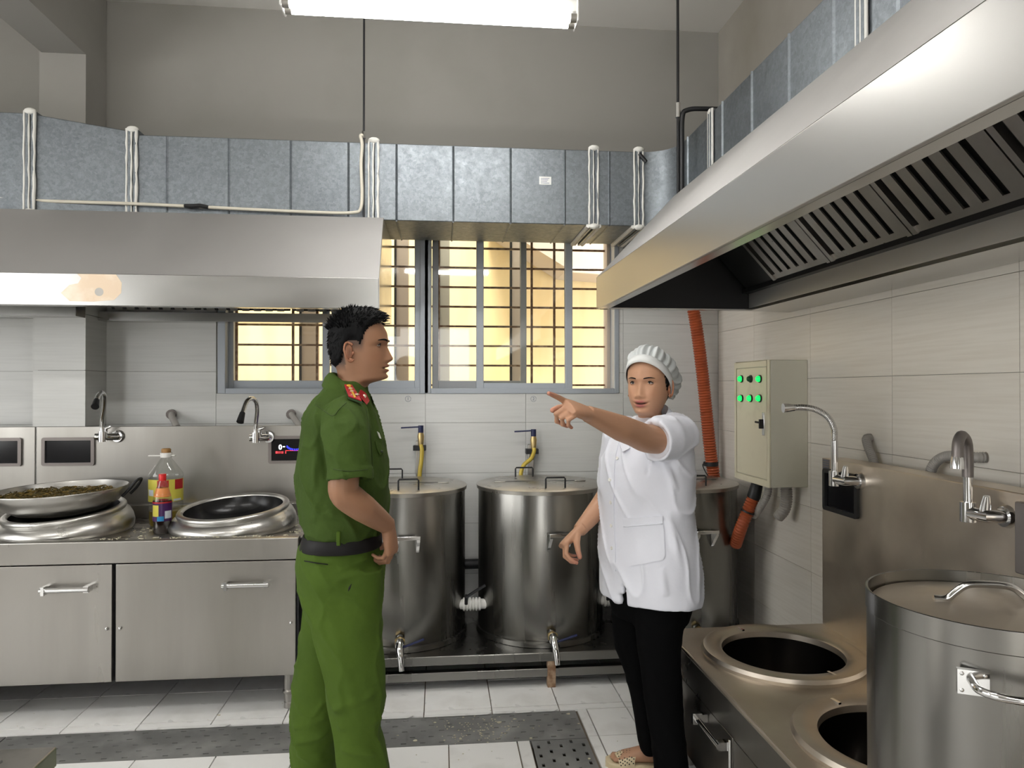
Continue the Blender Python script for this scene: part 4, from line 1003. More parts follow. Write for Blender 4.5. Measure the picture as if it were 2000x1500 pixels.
# ================================================================== SOUP STOVE
SX0, SX1, SZ, SY1, SY0 = 0.885, 1.54, 0.50, 2.745, -0.35
stv = thing('soup_stove', 'low stainless soup stove with sunken round wells and tall splashback', 'stove', (1.2, 1.2, 0))
rings = [(1.212, 2.425, 0.276), (1.225, 1.785, 0.276), (1.225, 1.10, 0.276), (1.225, 0.42, 0.276)]
def top_with_holes(x0, x1, y0, y1, z, holes, th=0.004):
    mb = MB(); ys = [y1] + [(holes[i][1] + holes[i + 1][1]) / 2 for i in range(len(holes) - 1)] + [y0]
    n = 40
    for i, (hx, hy, hr) in enumerate(holes):
        a, b = ys[i + 1], ys[i]; O = []; I = []
        for k in range(n):
            t = 2 * PI * k / n; c, s = math.cos(t), math.sin(t)
            I.append((hx + (hr - 0.05) * c, hy + (hr - 0.05) * s, z))
            ex = ((x1 - hx) / c if c > 1e-9 else ((x0 - hx) / c if c < -1e-9 else 1e9)); ey = ((b - hy) / s if s > 1e-9 else ((a - hy) / s if s < -1e-9 else 1e9))
            e = min(ex, ey); O.append([hx + e * c, hy + e * s, z])
        for cx_, cy_ in ((x0, a), (x1, a), (x1, b), (x0, b)):       # snap the nearest ray to each corner
            kk = min(range(n), key=lambda q: (O[q][0] - cx_) ** 2 + (O[q][1] - cy_) ** 2); O[kk] = [cx_, cy_, z]
        mb.add(O + I, [(k, (k + 1) % n, n + (k + 1) % n, n + k) for k in range(n)])
    return mb
put('top', top_with_holes(SX0, SX1, SY0, SY1, SZ, rings), STEEL_WARM, stv)
put('front_lip', MB().tube([(SX0 + 0.006, SY0, SZ - 0.006), (SX0 + 0.006, SY1, SZ - 0.006)], 0.0075, 12), STEEL_WARM, stv, smooth=60)
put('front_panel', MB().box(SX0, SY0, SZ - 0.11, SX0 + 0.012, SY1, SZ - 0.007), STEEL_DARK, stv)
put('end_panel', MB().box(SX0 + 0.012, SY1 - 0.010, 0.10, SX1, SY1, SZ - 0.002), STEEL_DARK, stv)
put('base', MB().box(SX0 + 0.05, SY0, 0.10, SX1, SY1 - 0.012, 0.14), BLACKM, stv)
for y in (SY1 - 0.06, 1.5, 0.3):
    for x in (SX0 + 0.08, SX1 - 0.06): put('leg', MB().lathe([(0.024, 0.10), (0.026, 0.05), (0.022, 0.0)], (x, y, 0), 14, caps=True), STEEL, stv, smooth=40)
ye = SY1 - 0.006
for k in range(5):
    y1 = ye - 0.65 * k; y0 = y1 - 0.644
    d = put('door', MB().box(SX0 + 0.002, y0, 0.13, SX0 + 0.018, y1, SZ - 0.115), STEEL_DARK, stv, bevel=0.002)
    bar_handle(d, (SX0, y1 - 0.425, 0.355), (SX0, y1 - 0.635, 0.355), (-0.035, 0, 0), r=0.010)
    put('hinge_rod', MB().tube([(SX0 - 0.004, y0 + 0.004, 0.13), (SX0 - 0.004, y0 + 0.004, 0.38)], 0.005, 8), CHROME, d, smooth=50)
for (hx, hy, hr) in rings:
    rg = put('well_ring', MB().lathe([(hr, 0.0), (hr + 0.003, 0.012), (hr - 0.004, 0.024), (hr - 0.018, 0.028), (0.216, 0.022), (0.208, 0.016), (0.206, -0.004)], (hx, hy, SZ), 72), STEEL_WARM, stv, smooth=35)
    put('well', MB().lathe([(0.207, 0.0), (0.204, -0.16), (0.195, -0.19), (0.0, -0.20)], (hx, hy, SZ), 56), WELL, rg, smooth=50)
    for s in (-1, 1):
        a = s * PI / 2 + 0.25; c = Vector((hx + 0.242 * math.cos(a), hy + 0.242 * math.sin(a), SZ + 0.0235)); d = Vector((math.cos(a), math.sin(a), 0)); q = Vector((-d.y, d.x, 0))
        put('ring_joint', MB().obox(c - d * 0.003, d * 0.026, q * 0.005, (0, 0, 0.0028)), CHROME, rg)
yb0, zb1 = 2.74, 1.172
put('splashback', MB().box(SX1, SY0, SZ - 0.35, SX1 + 0.10, SY1 - 0.003, zb1), SPLASH, stv, bevel=0.003)
# display on the splashback
ys_, zs_ = atx(1643, 962, SX1); yw = atx(1609, 950, SX1)[0] - atx(1676, 950, SX1)[0]
display(stv, (SX1, ys_, zs_), (0, -1, 0), (0, 0, 1), yw, 0.165, (-1, 0, 0), BLACKM)
yl, zl = atx(1612, 906, SX1)
put('maker_label', MB().box(SX1 - 0.001, yl - 0.03, zl - 0.022, SX1, yl + 0.022, zl + 0.02), BEZEL, stv)
ln = MB()
for k in range(4): ln.box(SX1 - 0.0016, yl - 0.024, zl + 0.012 - 0.009 * k, SX1 - 0.001, yl + 0.016, zl + 0.0145 - 0.009 * k)
put('printed_lines', ln, INK, stv)
# splashback faucets
def stove_faucet(ub, vb, pts2, label, flex, dxs):
    y, z = atx(ub, vb, SX1)
    t = thing('wall_faucet', label, 'faucet', (SX1, y, z), 'gooseneck faucets')
    put('wall_flange', MB().cyl((SX1, y - 0.07, z), (SX1 - 0.014, y - 0.07, z), 0.032, 0.028), CHROME, t, smooth=50)
    put('valve_body', MB().tube([(SX1 - 0.01, y - 0.07, z), (SX1 - 0.05, y - 0.06, z), (SX1 - 0.06, y - 0.01, z)], [0.018, 0.019, 0.018], 14), CHROME, t, smooth=50)
    put('lever', MB().tube([(SX1 - 0.05, y - 0.05, z), (SX1 - 0.05, y - 0.055, z + 0.035), (SX1 - 0.052, y - 0.06, z + 0.055)], [0.016, 0.012, 0.008], 12), CHROME, t, smooth=50)
    put('neck_nut', MB().cyl((SX1 - 0.06, y, z - 0.025), (SX1 - 0.06, y, z + 0.03), 0.021), CHROME, t, smooth=50)
    P = [(SX1 - 0.06, y, z)] + [(SX1 - 0.06 + a, y + b, z + c) for a, b, c in pts2]
    up = smooth_path(P[:3], 6); put('neck', MB().tube(up, 0.012, 12), CHROME, t, smooth=60)
    hose = P[2:]
    put('spout', corrugated(hose, 0.0115, 0.006, 10) if flex else MB().tube(smooth_path(hose, 8), [0.0145] * (8 * (len(hose) - 1) + 1), 12), CHROME if flex else BEZEL, t, smooth=70)
    e = Vector(P[-1]); d = (e - Vector(P[-2])).normalized()
    put('aerator', MB().tube([e - d * 0.03, e - d * 0.005, e + d * 0.012], [0.013, 0.017, 0.018], 14), CHROME, t, smooth=50)
stove_faucet(1659, 935, [(0, 0, 0.07), (0, 0, 0.145), (-0.002, 0.0, 0.19), (-0.025, 0.005, 0.235), (-0.07, 0.01, 0.262), (-0.12, 0.015, 0.27), (-0.18, 0.02, 0.268)], 'chrome faucet with long flexible spout near the control cabinet', True, 0)
stove_faucet(1928, 1000, [(0, 0, 0.06), (0, 0, 0.10), (0, 0, 0.16), (-0.008, -0.005, 0.20), (-0.03, -0.015, 0.218), (-0.052, -0.03, 0.20), (-0.058, -0.035, 0.165), (-0.06, -0.036, 0.14)], 'short gooseneck faucet at the right picture edge', False, 0)
# grey flexible pipes behind the splashback
y, z = atx(1700, 855, XR)
put('flexible_pipe', corrugated([(XR, y, z), (XR - 0.03, y - 0.02, z - 0.01), (XR - 0.04, y - 0.09, z - 0.10), (XR - 0.045, y - 0.13, z - 0.2)], 0.016, 0.008), GREYHOSE, smooth=70, label='grey flexible pipe dropping from the wall behind the splashback', cat='pipe')
y, z = atx(1925, 893, XR)
put('flexible_pipe', corrugated([(XR, y, z), (XR - 0.03, y + 0.02, z - 0.002), (XR - 0.04, y + 0.13, z - 0.01), (XR - 0.045, y + 0.19, z - 0.06), (XR - 0.045, y + 0.20, z - 0.16)], 0.016, 0.008), GREYHOSE, smooth=70, label='grey flexible pipe curling over the splashback near the right faucet', cat='pipe')
y, z = atx(1996, 1045, SX1)
put('paper_holder', MB().box(SX1 - 0.02, y - 0.15, z - 0.10, SX1, y + 0.005, z + 0.09), BEZEL, stv, bevel=0.004)

# ------------------------------------------------------------------ stock pot
PX, PY, PR, PZ = 1.13, 1.365, 0.230, 1.02
PB = SZ + 0.0282
pot = thing('stock_pot', 'large lidded stainless stock pot at the right picture edge', 'pot', (PX, PY, PB))
put('body', MB().lathe([(0.0, PB), (PR - 0.012, PB), (PR - 0.003, PB + 0.01), (PR - 0.002, PZ - 0.045), (PR, PZ - 0.043), (PR, PZ - 0.001), (PR - 0.002, PZ), (PR - 0.005, PZ - 0.001), (PR - 0.006, PZ - 0.03)], (PX, PY, 0), 96), STEEL_TANK, pot, smooth=30)
lid = put('lid', MB().lathe([(PR - 0.006, PZ - 0.034), (PR - 0.012, PZ - 0.026), (PR - 0.05, PZ - 0.022), (0.10, PZ - 0.012), (0.0, PZ - 0.008)], (PX, PY, 0), 96), STEEL_WARM, pot, smooth=40)
hv = Vector((0.95, -0.31, 0)).normalized()
c = Vector((PX, PY, PZ - 0.012)); pts = [c - hv * 0.105 + Vector((0, 0, 0.003)), c - hv * 0.08 + Vector((0, 0, 0.004)), c - hv * 0.062 + Vector((0, 0, 0.02)), c - hv * 0.04 + Vector((0, 0, 0.035)), c + Vector((0, 0, 0.038)), c + hv * 0.04 + Vector((0, 0, 0.035)), c + hv * 0.062 + Vector((0, 0, 0.02)), c + hv * 0.08 + Vector((0, 0, 0.004)), c + hv * 0.105 + Vector((0, 0, 0.003))]
put('lid_handle', MB().tube(smooth_path(pts, 5), 0.0075, 10), CHROME, lid, smooth=60)
ah = -2.05
for s in (0, PI):
    a = ah + s; o = Vector((math.cos(a), math.sin(a), 0)); d = Vector((-o.y, o.x, 0)); c = Vector((PX, PY, PZ - 0.10)) + o * PR
    hm = MB()
    for q in (-0.075, 0.075): hm.obox(c + d * q - o * 0.004, d * 0.025, o * 0.006, (0, 0, 0.022))
    hm.tube(smooth_path([c + d * -0.075, c + d * -0.073 + o * 0.03, c + d * -0.05 + o * 0.052, c + o * 0.058, c + d * 0.05 + o * 0.052, c + d * 0.073 + o * 0.03, c + d * 0.075], 5), 0.0075, 10)
    h_ = put('side_handle', hm, CHROME, pot, smooth=45)
    rv_ = MB()
    for q in (-0.075, 0.075):
        for (i, j) in ((-1, -1), (1, -1), (-1, 1), (1, 1)): rv_.ball(c + d * (q + 0.018 * i) + Vector((0, 0, 0.015 * j)) + o * 0.001, 0.004, n=8, m=5)
    put('rivets', rv_, CHROME, h_, smooth=60)

# ------------------------------------------------------------------ work table corner, bottom left
tx, ty = atz(115, 1455, 0.76)
tb = thing('work_table', 'corner of a stainless work table at the bottom left', 'table', (tx - 0.6, ty - 0.4, 0))
put('top', MB().box(tx - 1.2, ty - 0.8, 0.722, tx, ty, 0.76), STEEL_TOP, tb, bevel=0.003)
put('under_shelf', MB().box(tx - 1.17, ty - 0.77, 0.22, tx - 0.03, ty - 0.03, 0.245), STEEL, tb)
for x in (tx - 1.15, tx - 0.05):
    for y in (ty - 0.75, ty - 0.05): put('leg', MB().cyl((x, y, 0), (x, y, 0.722), 0.02), STEEL, tb, smooth=50)
# ------------------------------------------------------------------ scraps on the floor
sp = MB(); rr = random.Random(11)
def scrap(x, y, z, r):
    a = rr.uniform(0, PI); k = rr.uniform(0.35, 0.8)
    sp.prism([(x + r * math.cos(a + t) * (1 if i % 2 else k), y + r * math.sin(a + t) * k, z) for i, t in enumerate((0, 1.1, 2.0, 3.1, 4.2, 5.3))], (0, 0, rr.uniform(0.001, 0.003)))
for u, v, r in ((975, 1408, .013), (905, 1398, .006), (850, 1408, .007), (778, 1433, .006), (812, 1443, .010), (1037, 1439, .007), (1110, 1391, .011), (1130, 1410, .008), (1005, 1401, .011), (900, 1440, .007), (960, 1415, .006), (430, 1395, .010), (1150, 1480, .006), (905, 1470, .004)):
    x, y = atz(u, v, 0); scrap(x, y, 0.0005 if not (DY0 < y < DY1) else -0.0025, r)
for k in range(130):
    u, v = rr.gauss(930, 45), rr.gauss(1420, 14); x, y = atz(u, v, 0)
    if DY0 < y < DY1: scrap(x, y, -0.0025, rr.uniform(0.0015, 0.005))
for k in range(60):
    x, y = rr.uniform(-2.2, 1.0), rr.uniform(2.6, 3.4)
    if not (DY0 - .02 < y < DY1 + .02 or (BX0 - .06 < x < DX1 + .06 and y < DY1)): scrap(x, y, 0.0012, rr.uniform(0.001, 0.003))
put('food_scraps', sp, FOODL, label='small pale food scraps scattered on the drain cover and floor tiles', cat='food scraps', kind='stuff')

# ================================================================== PEOPLE
def skin_mat(name):
    m = mat(name, (0.5, 0.3, 0.2), 0.48, vcol=True, bump=(90, 0.08, 0.002), spec=0.4)
    return m
SKIN = skin_mat('skin')
HAIR = mat('black_hair', (0.004, 0.004, 0.0045), 0.6, spec=0.12, bump=(220, 0.5, 0.003), stretch=(1, 1, 0.35))
SHIRT = mat('green_shirt_cloth', (0.046, 0.082, 0.013), 0.85, var=(5, (0.040, 0.071, 0.012), 0.4, 0.7), bump=(15, 0.55, 0.014), spec=0.25)
TROUS = mat('green_trouser_cloth', (0.062, 0.110, 0.012), 0.85, var=(4, (0.050, 0.090, 0.011), 0.4, 0.7), bump=(13, 0.5, 0.014), spec=0.25)
TUNIC = mat('white_tunic_cloth', (0.75, 0.76, 0.83), 0.8, bump=(13, 0.22, 0.012), sheen=0.1)
CAPM = mat('white_cap_cloth', (0.72, 0.73, 0.72), 0.8, bump=(300, 0.4, 0.002))
CAPNET = mat('grey_white_net', (0.58, 0.60, 0.60), 0.8, bump=(400, 0.6, 0.002))
BLKCL = mat('black_trouser_cloth', (0.003, 0.003, 0.0033), 0.9, spec=0.06)
BELT = mat('black_leather', (0.010, 0.0095, 0.010), 0.55, spec=0.25)
REDT = mat('red_insignia', (0.42, 0.012, 0.022), 0.5); GOLD = mat('gold_braid', (0.75, 0.50, 0.06), 0.35, 0.4); SILV = mat('silver_star', (0.80, 0.76, 0.62), 0.3, 0.5)
EYEW = mat('eye_white', (0.42, 0.37, 0.34), 0.25); IRIS = mat('dark_iris', (0.015, 0.008, 0.005), 0.1)
SLIP = mat('beige_rubber', (0.62, 0.52, 0.34), 0.55, var=(20, (0.50, 0.40, 0.24), 0.5, 0.8))
BUTN = mat('white_button', (0.80, 0.79, 0.75), 0.3)

def vox(mb, size, it=4, fac=0.5):
    me = bpy.data.meshes.new('tmp'); me.from_pydata([tuple(p) for p in mb.v], [], mb.f)
    bm = bmesh.new(); bm.from_mesh(me); bmesh.ops.remove_doubles(bm, verts=bm.verts, dist=1e-6); bmesh.ops.recalc_face_normals(bm, faces=bm.faces); bm.to_mesh(me); bm.free()
    ob = bpy.data.objects.new('tmp', me); COL.objects.link(ob)
    r = ob.modifiers.new('r', 'REMESH'); r.mode = 'VOXEL'; r.voxel_size = size
    if it:
        s = ob.modifiers.new('s', 'SMOOTH'); s.factor = fac; s.iterations = it
    dg = bpy.context.evaluated_depsgraph_get(); m2 = bpy.data.meshes.new_from_object(ob.evaluated_get(dg))
    nv = len(m2.vertices); co = np.empty(nv * 3); m2.vertices.foreach_get('co', co); no = np.empty(nv * 3); m2.vertices.foreach_get('normal', no)
    fs = [tuple(p.vertices) for p in m2.polygons]
    bpy.data.objects.remove(ob); bpy.data.meshes.remove(me); bpy.data.meshes.remove(m2)
    return co.reshape(-1, 3), no.reshape(-1, 3), fs
def raw(name, co, fs, material, parent, colors=None, smooth=180):
    me = bpy.data.meshes.new(name); me.from_pydata([tuple(map(float, p)) for p in co], [], fs)
    me.shade_smooth()
    if smooth < 180: me.set_sharp_from_angle(angle=math.radians(smooth))
    if colors is not None:
        ca = me.color_attributes.new('Col', 'FLOAT_COLOR', 'POINT')
        ca.data.foreach_set('color', np.concatenate([colors, np.ones((len(colors), 1))], 1).astype(np.float32).ravel())
    o = bpy.data.objects.new(name, me); COL.objects.link(o); me.materials.append(material); o.parent = parent
    BASE[o.name] = (0, 0, 0)
    return o
def ell(c, ax, ay, a, b, n=40, p=2.0):
    c, ax, ay = Vector(c), Vector(ax), Vector(ay); out = []
    for k in range(n):
        t = 2 * PI * k / n; co, si = math.cos(t), math.sin(t)
        out.append(c + ax * (a * math.copysign(abs(co) ** (2 / p), co)) + ay * (b * math.copysign(abs(si) ** (2 / p), si)))
    return out
EX, EY, EZ = Vector((1, 0, 0)), Vector((0, 1, 0)), Vector((0, 0, 1))
def folds(co, no, lines, namp=0.003, nscale=(5, 5, 2.2), seed=0.0):
    """cloth relief: soft noise plus ridges along given segments (a, b, width, height)"""
    out = co.copy()
    d = np.array([mnoise.noise(Vector((p[0] * nscale[0] + seed, p[1] * nscale[1], p[2] * nscale[2]))) for p in co]) * namp
    k = [q * 1.5 for q in nscale]       # crumples
    d += np.array([(1 - min(1, abs(2.2 * mnoise.noise(Vector((p[0] * k[0] + p[2] * 4 + seed, p[1] * k[1] - p[2] * 3, p[2] * k[2] + 7)))))) ** 4 for p in co]) * namp * 0.9
    for a, b, w, h in lines:
        h = h * 1.9
        a, b = np.array(a), np.array(b); ab = b - a
        t = np.clip(((co - a) @ ab) / (ab @ ab), 0, 1); q = a + t[:, None] * ab
        r = np.linalg.norm(co - q, axis=1); d += h * np.exp(-(r / w) ** 2) * np.sin(np.clip(t * 1.0 + 0.0, 0, 1) * PI) ** 0.5
    return out + no * d[:, None]

def hand(mb, w, d, n, s, curls, thumb, k=1.0, spread=0.0):
    """palm and five fingers. w wrist, d finger direction, n back of the hand, s thumb side; curls: 4 x 3 bend angles (index..little)"""
    w, d, n, s = Vector(w), Vector(d).normalized(), Vector(n), Vector(s)
    n = (n - d * n.dot(d)).normalized(); s = (s - d * s.dot(d) - n * s.dot(n)).normalized()
    rings = []
    for t, hw, ht in ((-0.02, 0.027, 0.021), (0.0, 0.027, 0.020), (0.025, 0.033, 0.019), (0.055, 0.039, 0.017), (0.082, 0.040, 0.014), (0.094, 0.036, 0.010)):
        rings.append(ell(w + d * t * k, s, n, hw * k, ht * k, 24, 2.6))
    mb.loft(rings)
    offs = (0.029, 0.010, -0.0095, -0.0275); lens = ((0.043, 0.026, 0.021), (0.047, 0.030, 0.022), (0.043, 0.028, 0.021), (0.035, 0.021, 0.019)); rad = (0.0088, 0.0090, 0.0086, 0.0076)
    tips = []
    for i in range(4):
        p = w + d * (0.080 - 0.006 * abs(i - 1.2)) * k + s * offs[i] * k; a = 0.0
        dd = (d + s * spread * (1.5 - i) * 0.1).normalized(); pts = [p - dd * 0.02 * k, p]; 
        for j in range(3):
            a += curls[i][j]; v = dd * math.cos(a) - n * math.sin(a); p = p + v * lens[i][j] * k; pts.append(p)
        r = rad[i] * k
        mb.tube(pts, [r * 1.05, r * 1.12, r * 1.0, r * 0.92, r * 0.72], 12)
        for q, rr_ in zip(pts[1:], (1.12, 1.02, 0.93, 0.80)): mb.ball(q, r * rr_, n=12, m=8)
        tips.append((pts[-1], v))
    p = w + d * 0.022 * k + s * 0.022 * k - n * 0.006 * k; pts = [p]; R = [0.014, 0.0125, 0.0105, 0.0088]
    for (a, b, c, L) in thumb:          # each segment: along d, s, -n
        v = (d * a + s * b - n * c).normalized(); p = p + v * L * k; pts.append(p)
    mb.tube(pts, [r * k for r in R[:len(pts)]], 12)
    for q, rr_ in zip(pts, R): mb.ball(q, rr_ * k, n=12, m=8)
    tips.append((pts[-1], v))
    return tips

def sm(z, pts, s=0.004):
    zs = [p[0] for p in pts]; vs = [p[1] for p in pts]
    return sum(np.interp(z + o * s, zs, vs) * w for o, w in ((-1.5, .15), (-.7, .2), (0, .3), (.7, .2), (1.5, .15)))
class Head:
    """sculpted head in its own frame: x forward, y to its left, z up from the chin"""
    def __init__(s, female=False):
        s.fem = female
        s.top = 0.226
        s.XF = [(-.13, .030), (-.06, .020), (-.035, .020), (-.012, .028), (-.006, .050), (-.001, .076), (.006, .088), (.019, .088), (.035, .089), (.057, .090), (.09, .086), (.112, .085), (.125, .092), (.156, .088), (.185, .072), (.205, .048), (.219, .02), (.226, -.005)]
        s.XB = [(-.13, -.072), (-.06, -.068), (-.02, -.070), (.028, -.074), (.06, -.086), (.11, -.096), (.15, -.096), (.18, -.086), (.205, -.062), (.219, -.035), (.226, -.007)]
        s.WD = [(-.13, .058), (-.05, .054), (-.02, .053), (-.004, .052), (.012, .054), (.03, .0585), (.05, .063), (.09, .069), (.12, .0715), (.16, .071), (.185, .062), (.205, .046), (.219, .024), (.226, .003)]
        if female:
            s.WD = [(-.13, .050), (-.05, .047), (-.02, .046), (-.004, .038), (.008, .043), (.02, .0505), (.035, .0585), (.05, .0640), (.075, .069), (.10, .0705), (.13, .071), (.16, .070), (.185, .062), (.205, .046), (.219, .024), (.226, .003)]
    def base(s, z, a):
        f, b, w = sm(z, s.XF), sm(z, s.XB), sm(z, s.WD)
        c = 0.5 * (f + b) * 0.6 - 0.004
        ca, sa = math.cos(a), math.sin(a)
        # narrow the jaw towards the chin
        nar = np.interp(z, [-.02, .0, .03, .07], [1.0, 1.15, 1.12, 1.0])
        if ca > 0: x = c + (f - c) * (ca ** 0.86); y = w * math.copysign(abs(sa) ** nar, sa)
        else: x = c + (c - b) * -((-ca) ** 0.92); y = w * math.copysign(abs(sa) ** 0.95, sa)
        return x, y
    def point(s, z, a):
        x, y = s.base(z, a)
        if math.cos(a) > 0 and z > -0.01:
            ay = abs(y); g = lambda q, m_, w_: math.exp(-((q - m_) / w_) ** 2)
            hn = float(np.interp(z, [.054, .060, .066, .072, .082, .095, .110, .120], [0, .010, .0195, .0215, .017, .0115, .006, .002])) * (0.74 if s.fem else 1.0)
            wn = float(np.interp(z, [.055, .066, .078, .095, .115], [.0145, .0135, .0115, .0115, .0115] if s.fem else [.017, .0155, .0125, .0095, .0085]))
            x += hn * math.exp(-(ay / wn) ** 2)
            x += 0.004 * g(ay, 0.0145, 0.006) * g(z, 0.065, 0.006)                      # nostril wings
            x -= (0.0065 if s.fem else 0.009) * g(ay, 0.031, 0.017) * g(z, 0.112, 0.011)                        # eye sockets
            if s.fem: x += 0.004 * g(ay, 0.036, 0.02) * g(z, 0.062, 0.022)
            x += (0.0012 if s.fem else 0.0045) * g(ay, 0.028, 0.022) * g(z, 0.129, 0.008)                       # brow
            x += 0.004 * g(ay, 0.046, 0.016) * g(z, 0.086, 0.016)                        # cheek bones
            li = math.exp(-(ay / 0.021) ** 2); z0 = z
            if s.fem and z < .06: z = z - 5.0 * min(ay, .03) ** 2
            x += li * (0.0075 * g(z, 0.0462, 0.0050) + 0.0080 * g(z, 0.0315, 0.0055))    # lips
            x -= 0.0110 * math.exp(-(ay / 0.024) ** 4) * g(z, 0.0388, 0.0026)            # parted mouth
            x -= 0.003 * li * g(z, 0.0215, 0.004); z = z0
            x += 0.0055 * math.exp(-(ay / 0.022) ** 2) * g(z, 0.010, 0.009)              # chin
        return Vector((x, y, z))
    def colour(s, p, base, lip):
        x, y, z = p; ay = abs(y)
        c = np.array(base, float)
        if s.fem and z < .06: z = z - 5.0 * min(ay, .03) ** 2
        if x > 0.02:
            l = math.exp(-(ay / 0.019) ** 4) * max(math.exp(-((z - 0.0462) / 0.0052) ** 4), math.exp(-((z - 0.0315) / 0.0062) ** 4)) * (x > 0.07)
            c = c * (1 - l) + np.array(lip) * l
            m_ = math.exp(-(ay / 0.021) ** 6) * math.exp(-((z - 0.0388) / 0.0020) ** 4) * (x > 0.07); c = c * (1 - m_) + np.array((0.05, 0.012, 0.01)) * m_
            ch = math.exp(-((ay - 0.045) / 0.02) ** 2 - ((z - 0.075) / 0.02) ** 2) * 0.25; c = c * (1 - ch) + c * np.array((1.12, 0.92, 0.9)) * ch
            e = math.exp(-((ay - 0.031) / 0.016) ** 2 - ((z - 0.116) / 0.008) ** 2) * 0.35; c = c * (1 - e) + c * 0.72 * e
        return c
    def grid(s, base, lip, extra=None):
        Z = list(np.linspace(-.12, -.015, 10)) + list(np.linspace(-.012, .07, 56)) + list(np.linspace(.072, .135, 36)) + list(np.linspace(.14, .2255, 22))
        n = 120; V = []; C = []; A = []
        for k in range(n):                      # more columns over the face
            t = -PI + 2 * PI * k / n; A.append(t - 0.45 * math.sin(t))
        for z in Z:
            for a in A:
                p = s.point(z, a); V.append(p)
                c = s.colour(p, base, lip)
                if extra: c = extra(p, c)
                C.append(c)
        F = [(i * n + k, i * n + (k + 1) % n, (i + 1) * n + (k + 1) % n, (i + 1) * n + k) for i in range(len(Z) - 1) for k in range(n)]
        F += [tuple((len(Z) - 1) * n + k for k in range(n)), tuple(range(n))[::-1]]
        for sg in (-1, 1):                      # eyelids
            zs = 0.1125; t = min(((abs(s.point(zs, t).y - sg * 0.031), t) for t in np.linspace(-1.4, 1.4, 200)))[1]
            c = Vector((s.point(zs, t).x - 0.0075, sg * 0.031, zs))
            for e0, e1 in ((0.26, 1.5), (-1.5, -0.34)):
                o = len(V); m_ = 8; w_ = 14
                for i in range(m_ + 1):
                    e = e0 + (e1 - e0) * i / m_
                    for k in range(w_ + 1):
                        h = -1.5 + 3.0 * k / w_; ee = e * (1 - 0.35 * abs(math.sin(h)) ** 2) if abs(e) < .6 else e
                        V.append(c + Vector((0.0128 * math.cos(ee) * math.cos(h), 0.0135 * math.cos(ee) * math.sin(h), 0.0112 * math.sin(ee)))); C.append(np.array(base) * (0.9 if e0 > 0 else 0.95))
                F += [(o + i * (w_ + 1) + k, o + i * (w_ + 1) + k + 1, o + (i + 1) * (w_ + 1) + k + 1, o + (i + 1) * (w_ + 1) + k) for i in range(m_) for k in range(w_)]
        # ears
        for sg in (-1, 1):
            mb = MB(); yb = sg * 0.0695; O = Vector((-0.010, yb, 0.088))
            def ep(f, u, o): return O + Vector((f * 0.0165 - u * 0.004 - 0.006 * (f < 0), sg * (o), u * 0.031))
            rim = [ep(0.75 * math.cos(t) * (0.85 if t > PI else 1) - 0.25, math.sin(t) * (1.0 if math.sin(t) > 0 else 0.95), 0.008 + 0.006 * (math.cos(t) < 0) * -math.cos(t)) for t in np.linspace(0.25 * PI, 1.72 * PI, 18)]
            mb.tube(smooth_path(rim, 3), 0.0036, 8)
            mb.ball(ep(-0.2, 0.05, 0.003), 0.012, 0.005, 0.026, 14, 10)
            mb.ball(ep(0.25, -0.1, 0.007), 0.004, 0.004, 0.006, 8, 6)
            mb.ball(ep(-0.05, -0.85, 0.008), 0.0065, 0.0045, 0.008, 10, 8)
            o = len(V); V += [Vector(p) for p in mb.v]; F += [tuple(i + o for i in q) for q in mb.f]
            for p in mb.v:
                dd = (Vector(p) - ep(-0.05, 0.05, 0.006)); inn = math.exp(-(dd.x / 0.0065) ** 2 - (dd.z / 0.014) ** 2) * 0.55
                C.append(np.array(base) * np.array((1.05, 0.88, 0.85)) * (1 - inn))
        return V, F, C

def xf_pts(M_, pts): return [M_ @ Vector(p) for p in pts]
def face_parts(root, H, M_, brow_col):
    for sg in (-1, 1):
        # eye
        a = None
        zs = 0.1125; best = min(((abs(H.point(zs, t).y - sg * 0.031), t) for t in np.linspace(-1.4, 1.4, 200)))[1]
        p = H.point(zs, best); c = Vector((p.x - 0.0075, sg * 0.031, zs)); R3 = M_.to_3x3()
        e = put('eye', MB().ball(M_ @ c, 0.0118, 0.0118, 0.0100, 20, 14), EYEW, root, smooth=180)
        put('iris', MB().ball(M_ @ (c + Vector((0.0078, 0.0, 0.0))), 0.0046, n=12, m=8), IRIS, e, smooth=180)
        lid = [c + Vector((0.0122 * math.cos(t) * 0.98, sg * 0.0 + 0.0135 * math.sin(t), 0.0048 - 0.006 * abs(math.sin(t)) ** 2)) for t in np.linspace(-1.1, 1.1, 11)]
        lm = MB().tube(xf_pts(M_, lid), [0.0010 + 0.0014 * math.sin(PI * k / 10) for k in range(11)], 8)
        put('upper_lashes', lm, HAIR, e, smooth=180)
        bp = []
        for t in np.linspace(0, 1, 9):
            yy = sg * (0.014 + 0.036 * t); zz = 0.128 + 0.006 * math.sin(t * PI * 0.75) - 0.004 * t
            q = min(((abs(H.point(zz, t2).y - yy), t2) for t2 in np.linspace(-1.5, 1.5, 160)))[1]; bp.append(H.point(zz, q) + Vector((0.0008, 0, 0)))
        put('eyebrow', MB().tube(xf_pts(M_, bp), [(.62 if H.fem else 1) * q for q in (0.0022, 0.0034, 0.0036, 0.0036, 0.0034, 0.003, 0.0026, 0.002, 0.001)], 8), brow_col, root, smooth=180)

